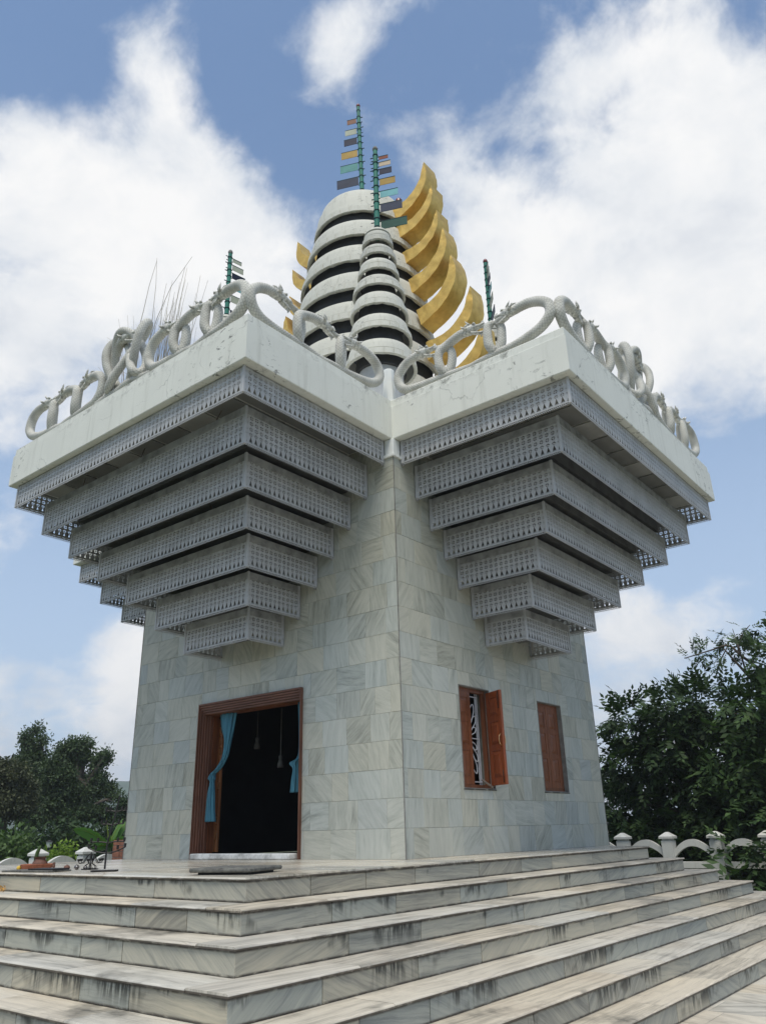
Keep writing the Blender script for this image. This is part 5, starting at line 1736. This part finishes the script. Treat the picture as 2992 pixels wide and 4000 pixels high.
# local frame: x to the viewer's right, y away
VA = R(60)     # turn of local x onto the sideways direction of this view
def side(blobs):
    c_, s_ = math.cos(VA), math.sin(VA)
    return [((b_[0][0] * c_ - b_[0][1] * s_, b_[0][0] * s_ + b_[0][1] * c_, b_[0][2]), b_[1]) for b_ in blobs]
SM3 = [bunch(20, 0.36, 0.17, 0.085, rgT) for _ in range(8)]
def outlined_tree(label, dist, rows, count, material, seed, trunk_r, root_px, gap, limbs):
    """crown lumps given as (x, y, half width, half height) in the enlarged photo corner; they stand 'dist' metres away"""
    def spot(x, y):
        d = pix_dir(x * 0.4834, 2700 + y * 0.4834)
        k = dist / math.hypot(d.x, d.y)
        return Vector((CAM.x + d.x * k, CAM.y + d.y * k, CAM.z + d.z * k))
    base = spot(*root_px)
    base.z = GZ
    t_ = thing('tree', tuple(base), label, 'tree')
    rg = np.random.default_rng(seed)
    bl = []
    for (x, y, rx, ry) in rows:
        p = spot(x, y) - base
        m_ = 0.4834 / 3045.5 * dist
        dd = rg.uniform(-0.35, 0.35)
        bl.append(((p.x + dd * -0.85, p.y + dd * 0.5, p.z), (rx * m_, rx * m_, ry * m_)))
    leaves_obj('crown', bl, count, SM3, material, t_, seed, 0.3, 0.15, (0.65, 1.0), gap)
    top = max(bl, key=lambda q: q[0][2])[0]
    trunk_obj(t_, (0, 0, 0), (top[0] * .6, top[1] * .6, top[2] * 0.8), trunk_r, [bl[k][0] for k in limbs], seed=seed, twig=0.16)
    return t_
TA = outlined_tree('tall grey-green tree with a narrow tufted top, behind the flowering bush', 45,
    [(300, 310, 45, 38), (222, 375, 38, 45), (345, 402, 42, 20), (255, 455, 58, 45), (290, 525, 85, 55), (205, 565, 75, 62), (340, 590, 45, 60), (150, 625, 80, 60), (300, 660, 85, 80), (250, 800, 125, 110), (330, 900, 110, 100), (270, 1000, 120, 80)],
    1500, 'leaf_grey', 41, 0.26, (290, 1100), 0.6, range(0, 10))
TB = outlined_tree('broad dark tree with bare limbs showing, next to the tower edge', 42,
    [(540, 465, 55, 42), (622, 440, 55, 35), (692, 428, 48, 40), (478, 525, 52, 45), (435, 605, 52, 55), (560, 585, 82, 62), (690, 520, 62, 42), (825, 560, 58, 36), (850, 520, 35, 28), (765, 600, 45, 24), (505, 685, 105, 70), (632, 690, 62, 50), (785, 700, 72, 32), (425, 745, 80, 80),
     (560, 800, 92, 60), (720, 805, 62, 26), (880, 785, 62, 26), (935, 855, 38, 34), (805, 850, 50, 22), (650, 890, 55, 32), (490, 900, 130, 80), (760, 965, 100, 40), (560, 1000, 165, 70), (850, 1015, 80, 50)],
    2300, 'leaf_grey', 42, 0.32, (560, 1120), 0.6, range(0, 20))
TC = outlined_tree('broad olive-brown rounded tree beyond the fence, beside the tall tufted tree', 40,
    [(-20, 600, 60, 40), (30, 620, 60, 40), (120, 665, 100, 65), (50, 765, 120, 105), (180, 765, 85, 75), (80, 900, 140, 110), (190, 900, 90, 90), (-120, 750, 130, 140), (-60, 950, 160, 120)],
    1300, 'leaf_rust', 43, 0.28, (60, 1100), 0.7, range(0, 6))
TD_ = outlined_tree('small dark pointed tree squeezed against the tower edge', 46,
    [(1005, 905, 24, 34), (992, 960, 34, 45), (985, 1035, 45, 55), (1040, 1000, 60, 70), (1000, 1100, 80, 60)],
    420, 'leaf_dark', 44, 0.14, (1000, 1150), 0.9, range(0, 3))
HG = thing('hedge', (-24.0, 6.0, GZ), 'dark mass of undergrowth below the trees behind the white fence', 'hedge')
bl = side([((x, 0.5 * math.sin(x), 1.2 + 0.25 * math.sin(x * 1.7)), (1.4, 1.0, 1.35)) for x in (-9, -7, -5.2, -3.5, -1.8, 0, 1.6, 3.2, 4.8, 6.4, 8)] + [((x, 0.3, 1.0), (1.2, .9, 1.1)) for x in (-6, -4.3, -2.6, -.9, .8, 2.4, 4.0)])
leaves_obj('crown', bl, 2600, BUNCH, 'leaf_dark', HG, 45, 0.2, 0.3)
BU = thing('bush', (-13.6, -0.6, GZ), 'flowering mid-green bush with lilac blossom behind the fence', 'bush')
bl = side([((-.9, 0, 1.35), (.6, .5, .5)), ((-.2, 0, 1.55), (.6, .5, .5)), ((.5, 0, 1.6), (.5, .5, .45)), ((-.6, 0, .9), (.8, .5, .6)), ((.4, 0, .95), (.9, .5, .6)), ((-1.6, 0, 1.2), (.7, .5, .6)), ((-.55, 0, 2.0), (.16, .2, .2))])
leaves_obj('crown', bl, 520, BUNCHS, 'leaf_bush', BU, 46, 0.3, 0.3)
leaves_obj('blossom', side([((-1.25, -.4, 1.65), (.35, .3, .15)), ((-1.35, -.4, 1.2), (.25, .3, .25)), ((-1.0, -.4, 1.1), (.2, .3, .2))]), 34, [bunch(9, 0.14, 0.07, 0.05, rgT)], 'flower', BU, 47, 0.1, 0.2)
LB = thing('bush', (-13.0, 0.95, GZ), 'small bright lime-green bush between fence posts beside the banana plant', 'bush')
leaves_obj('crown', [((0, 0, 1.25), (.36, .36, .36)), ((.15, .2, 1.5), (.25, .25, .25)), ((-.2, -.2, 1.0), (.4, .4, .4))], 90, BUNCHS, 'leaf_lime', LB, 48, 0.2, 0.2, (0.6, 0.9))
# banana plant
BN = thing('banana_plant', (-11.6, 1.75, GZ), 'banana plant with broad ribbed leaves behind the fence', 'plant')
def banana_leaf(base, az, length, width, rise, bend, material, nseg=14):
    b = MB()
    d = Vector((math.cos(az), math.sin(az), 0))
    roll = R(random.choice((-1, 1)) * random.uniform(45, 70))
    s_ = Vector((-math.sin(az), math.cos(az), 0)) * math.cos(roll) + Vector((0, 0, 1)) * math.sin(roll)
    rows = []
    for i in range(nseg + 1):
        u = i / nseg
        p = Vector(base) + d * length * u * math.cos(rise) * 1.0 + Vector((0, 0, length * (math.sin(rise) * u - bend * u * u)))
        w = width * (math.sin(PI * min(1, u * 0.93 + 0.07)) ** 0.55) * (0.5 if u < 0.04 else 1)
        jag = random.uniform(0.9, 1.0) if i % 3 else 0.82
        rows.append([p - s_ * w * 0.5 * jag + Vector((0, 0, -w * 0.16)), p - s_ * w * 0.22, p, p + s_ * w * 0.22, p + s_ * w * 0.5 * jag + Vector((0, 0, -w * 0.16))])
    for r_ in rows:
        b.v.extend([tuple(q) for q in r_])
    for i in range(nseg):
        for k in range(4):
            b.f.append((i * 5 + k, i * 5 + k + 1, i * 5 + 6 + k, i * 5 + 5 + k))
    lf_ = b.obj('leaf', material, BN, smooth=True)
    MB().tube([tuple(r_[2]) for r_ in rows], [0.022 * (1.1 - i / (nseg + 1)) for i in range(nseg + 1)], 5).obj('midrib', 'leaf_lime', lf_)
    return lf_
stem = MB().tube([(0, 0, 0), (0.02, 0, 0.9), (0.0, 0.02, 1.75)], [0.11, 0.09, 0.06], 9).obj('stem', 'leaf_bush', BN, smooth=True)
SW = R(60)
for (az, ln, w, rise, bend, mt_) in ((SW + PI, 1.35, 0.42, R(40), 0.30, 'banana_leaf'), (SW + PI + .2, 0.7, 0.24, R(8), 0.5, 'banana_leaf'), (SW + 0.1, 1.0, 0.36, R(70), 0.22, 'banana_leaf'), (SW + .5, 1.1, 0.34, R(58), 0.25, 'banana_leaf'), (SW + PI - .4, 0.85, 0.30, R(80), 0.1, 'banana_yellow'), (SW - .5, 0.95, 0.30, R(35), 0.5, 'banana_leaf'), (SW - 1.7, 0.7, .28, R(50), .5, 'banana_leaf')):
    banana_leaf((0, 0, 1.68), az, ln, w, rise, bend, mt_)
# lantern on a post far behind the fence
LP = thing('lantern_post', (-16.0, 2.35, GZ), 'small pale lantern on a slim post in front of the dark undergrowth', 'lamp post')
MB().tube([(0, 0, 0), (0, 0, 1.62)], 0.03, 7).obj('post', 'iron', LP)
MB().tube([(0, 0, 1.62), (0, 0, 1.64), (0, 0, 1.80)], [0.05, 0.075, 0.11], 6).obj('lantern', 'glass_pale', LP)
MB().tube([(0, 0, 1.80), (0, 0, 1.86)], [0.14, 0.02], 6).obj('roof', 'iron', LP)
# tuft of dry reeds growing on the roof wing
RT = thing('reed_tuft', (-0.15, -5.75, ZT), 'tuft of tall dry reeds growing on the roof behind the serpent knot', 'reeds')
b = MB()
rr_ = random.Random(5)
for i in range(95):
    big = i < 12
    L = rr_.uniform(2.2, 3.3) if big else rr_.uniform(1.0, 2.5)
    x0, y0 = rr_.gauss(0.05, 0.14 if big else 0.36), rr_.gauss(0, 0.18)
    dxx = (x0 - 0.1) * 0.30 + rr_.gauss(0.0, 0.07)
    bend = rr_.uniform(0.0, 0.12) if i % 7 else rr_.uniform(0.3, 0.6)
    pts = []
    for k in range(6):
        u = k / 5
        pts.append((x0 + L * (dxx * u + bend * 0.6 * (1 if dxx > 0 else -1) * u * u * u), y0 + rr_.gauss(0, .01), L * (u - bend * 0.25 * u * u * u)))
    b.tube(pts, [(0.011 if big else 0.007) * (0.75 - 0.6 * k / 5) + 0.0012 for k in range(6)], 4)
b.obj('reed_blades', 'reed', RT)['kind'] = 'stuff'

# ------------------------------------------------------------------ thin air between here and the hills
hm = bpy.data.materials.new('haze')
hm.use_nodes = True
hn = NT(hm.node_tree)
hn.n.clear()
pv = hn.node('ShaderNodeVolumePrincipled')
pv.inputs['Color'].default_value = (0.86, 0.92, 1.0, 1)
pv.inputs['Density'].default_value = 0.0007
pv.inputs['Anisotropy'].default_value = 0.2
ho_ = hn.node('ShaderNodeOutputMaterial')
hn.l.new(pv.outputs[0], ho_.inputs['Volume'])
MATS['haze'] = hm
hz = MB().box(-1150, 1150, -1150, 1150, GZ - 2.6, 82).obj('haze', 'haze')
hz['kind'] = 'stuff'
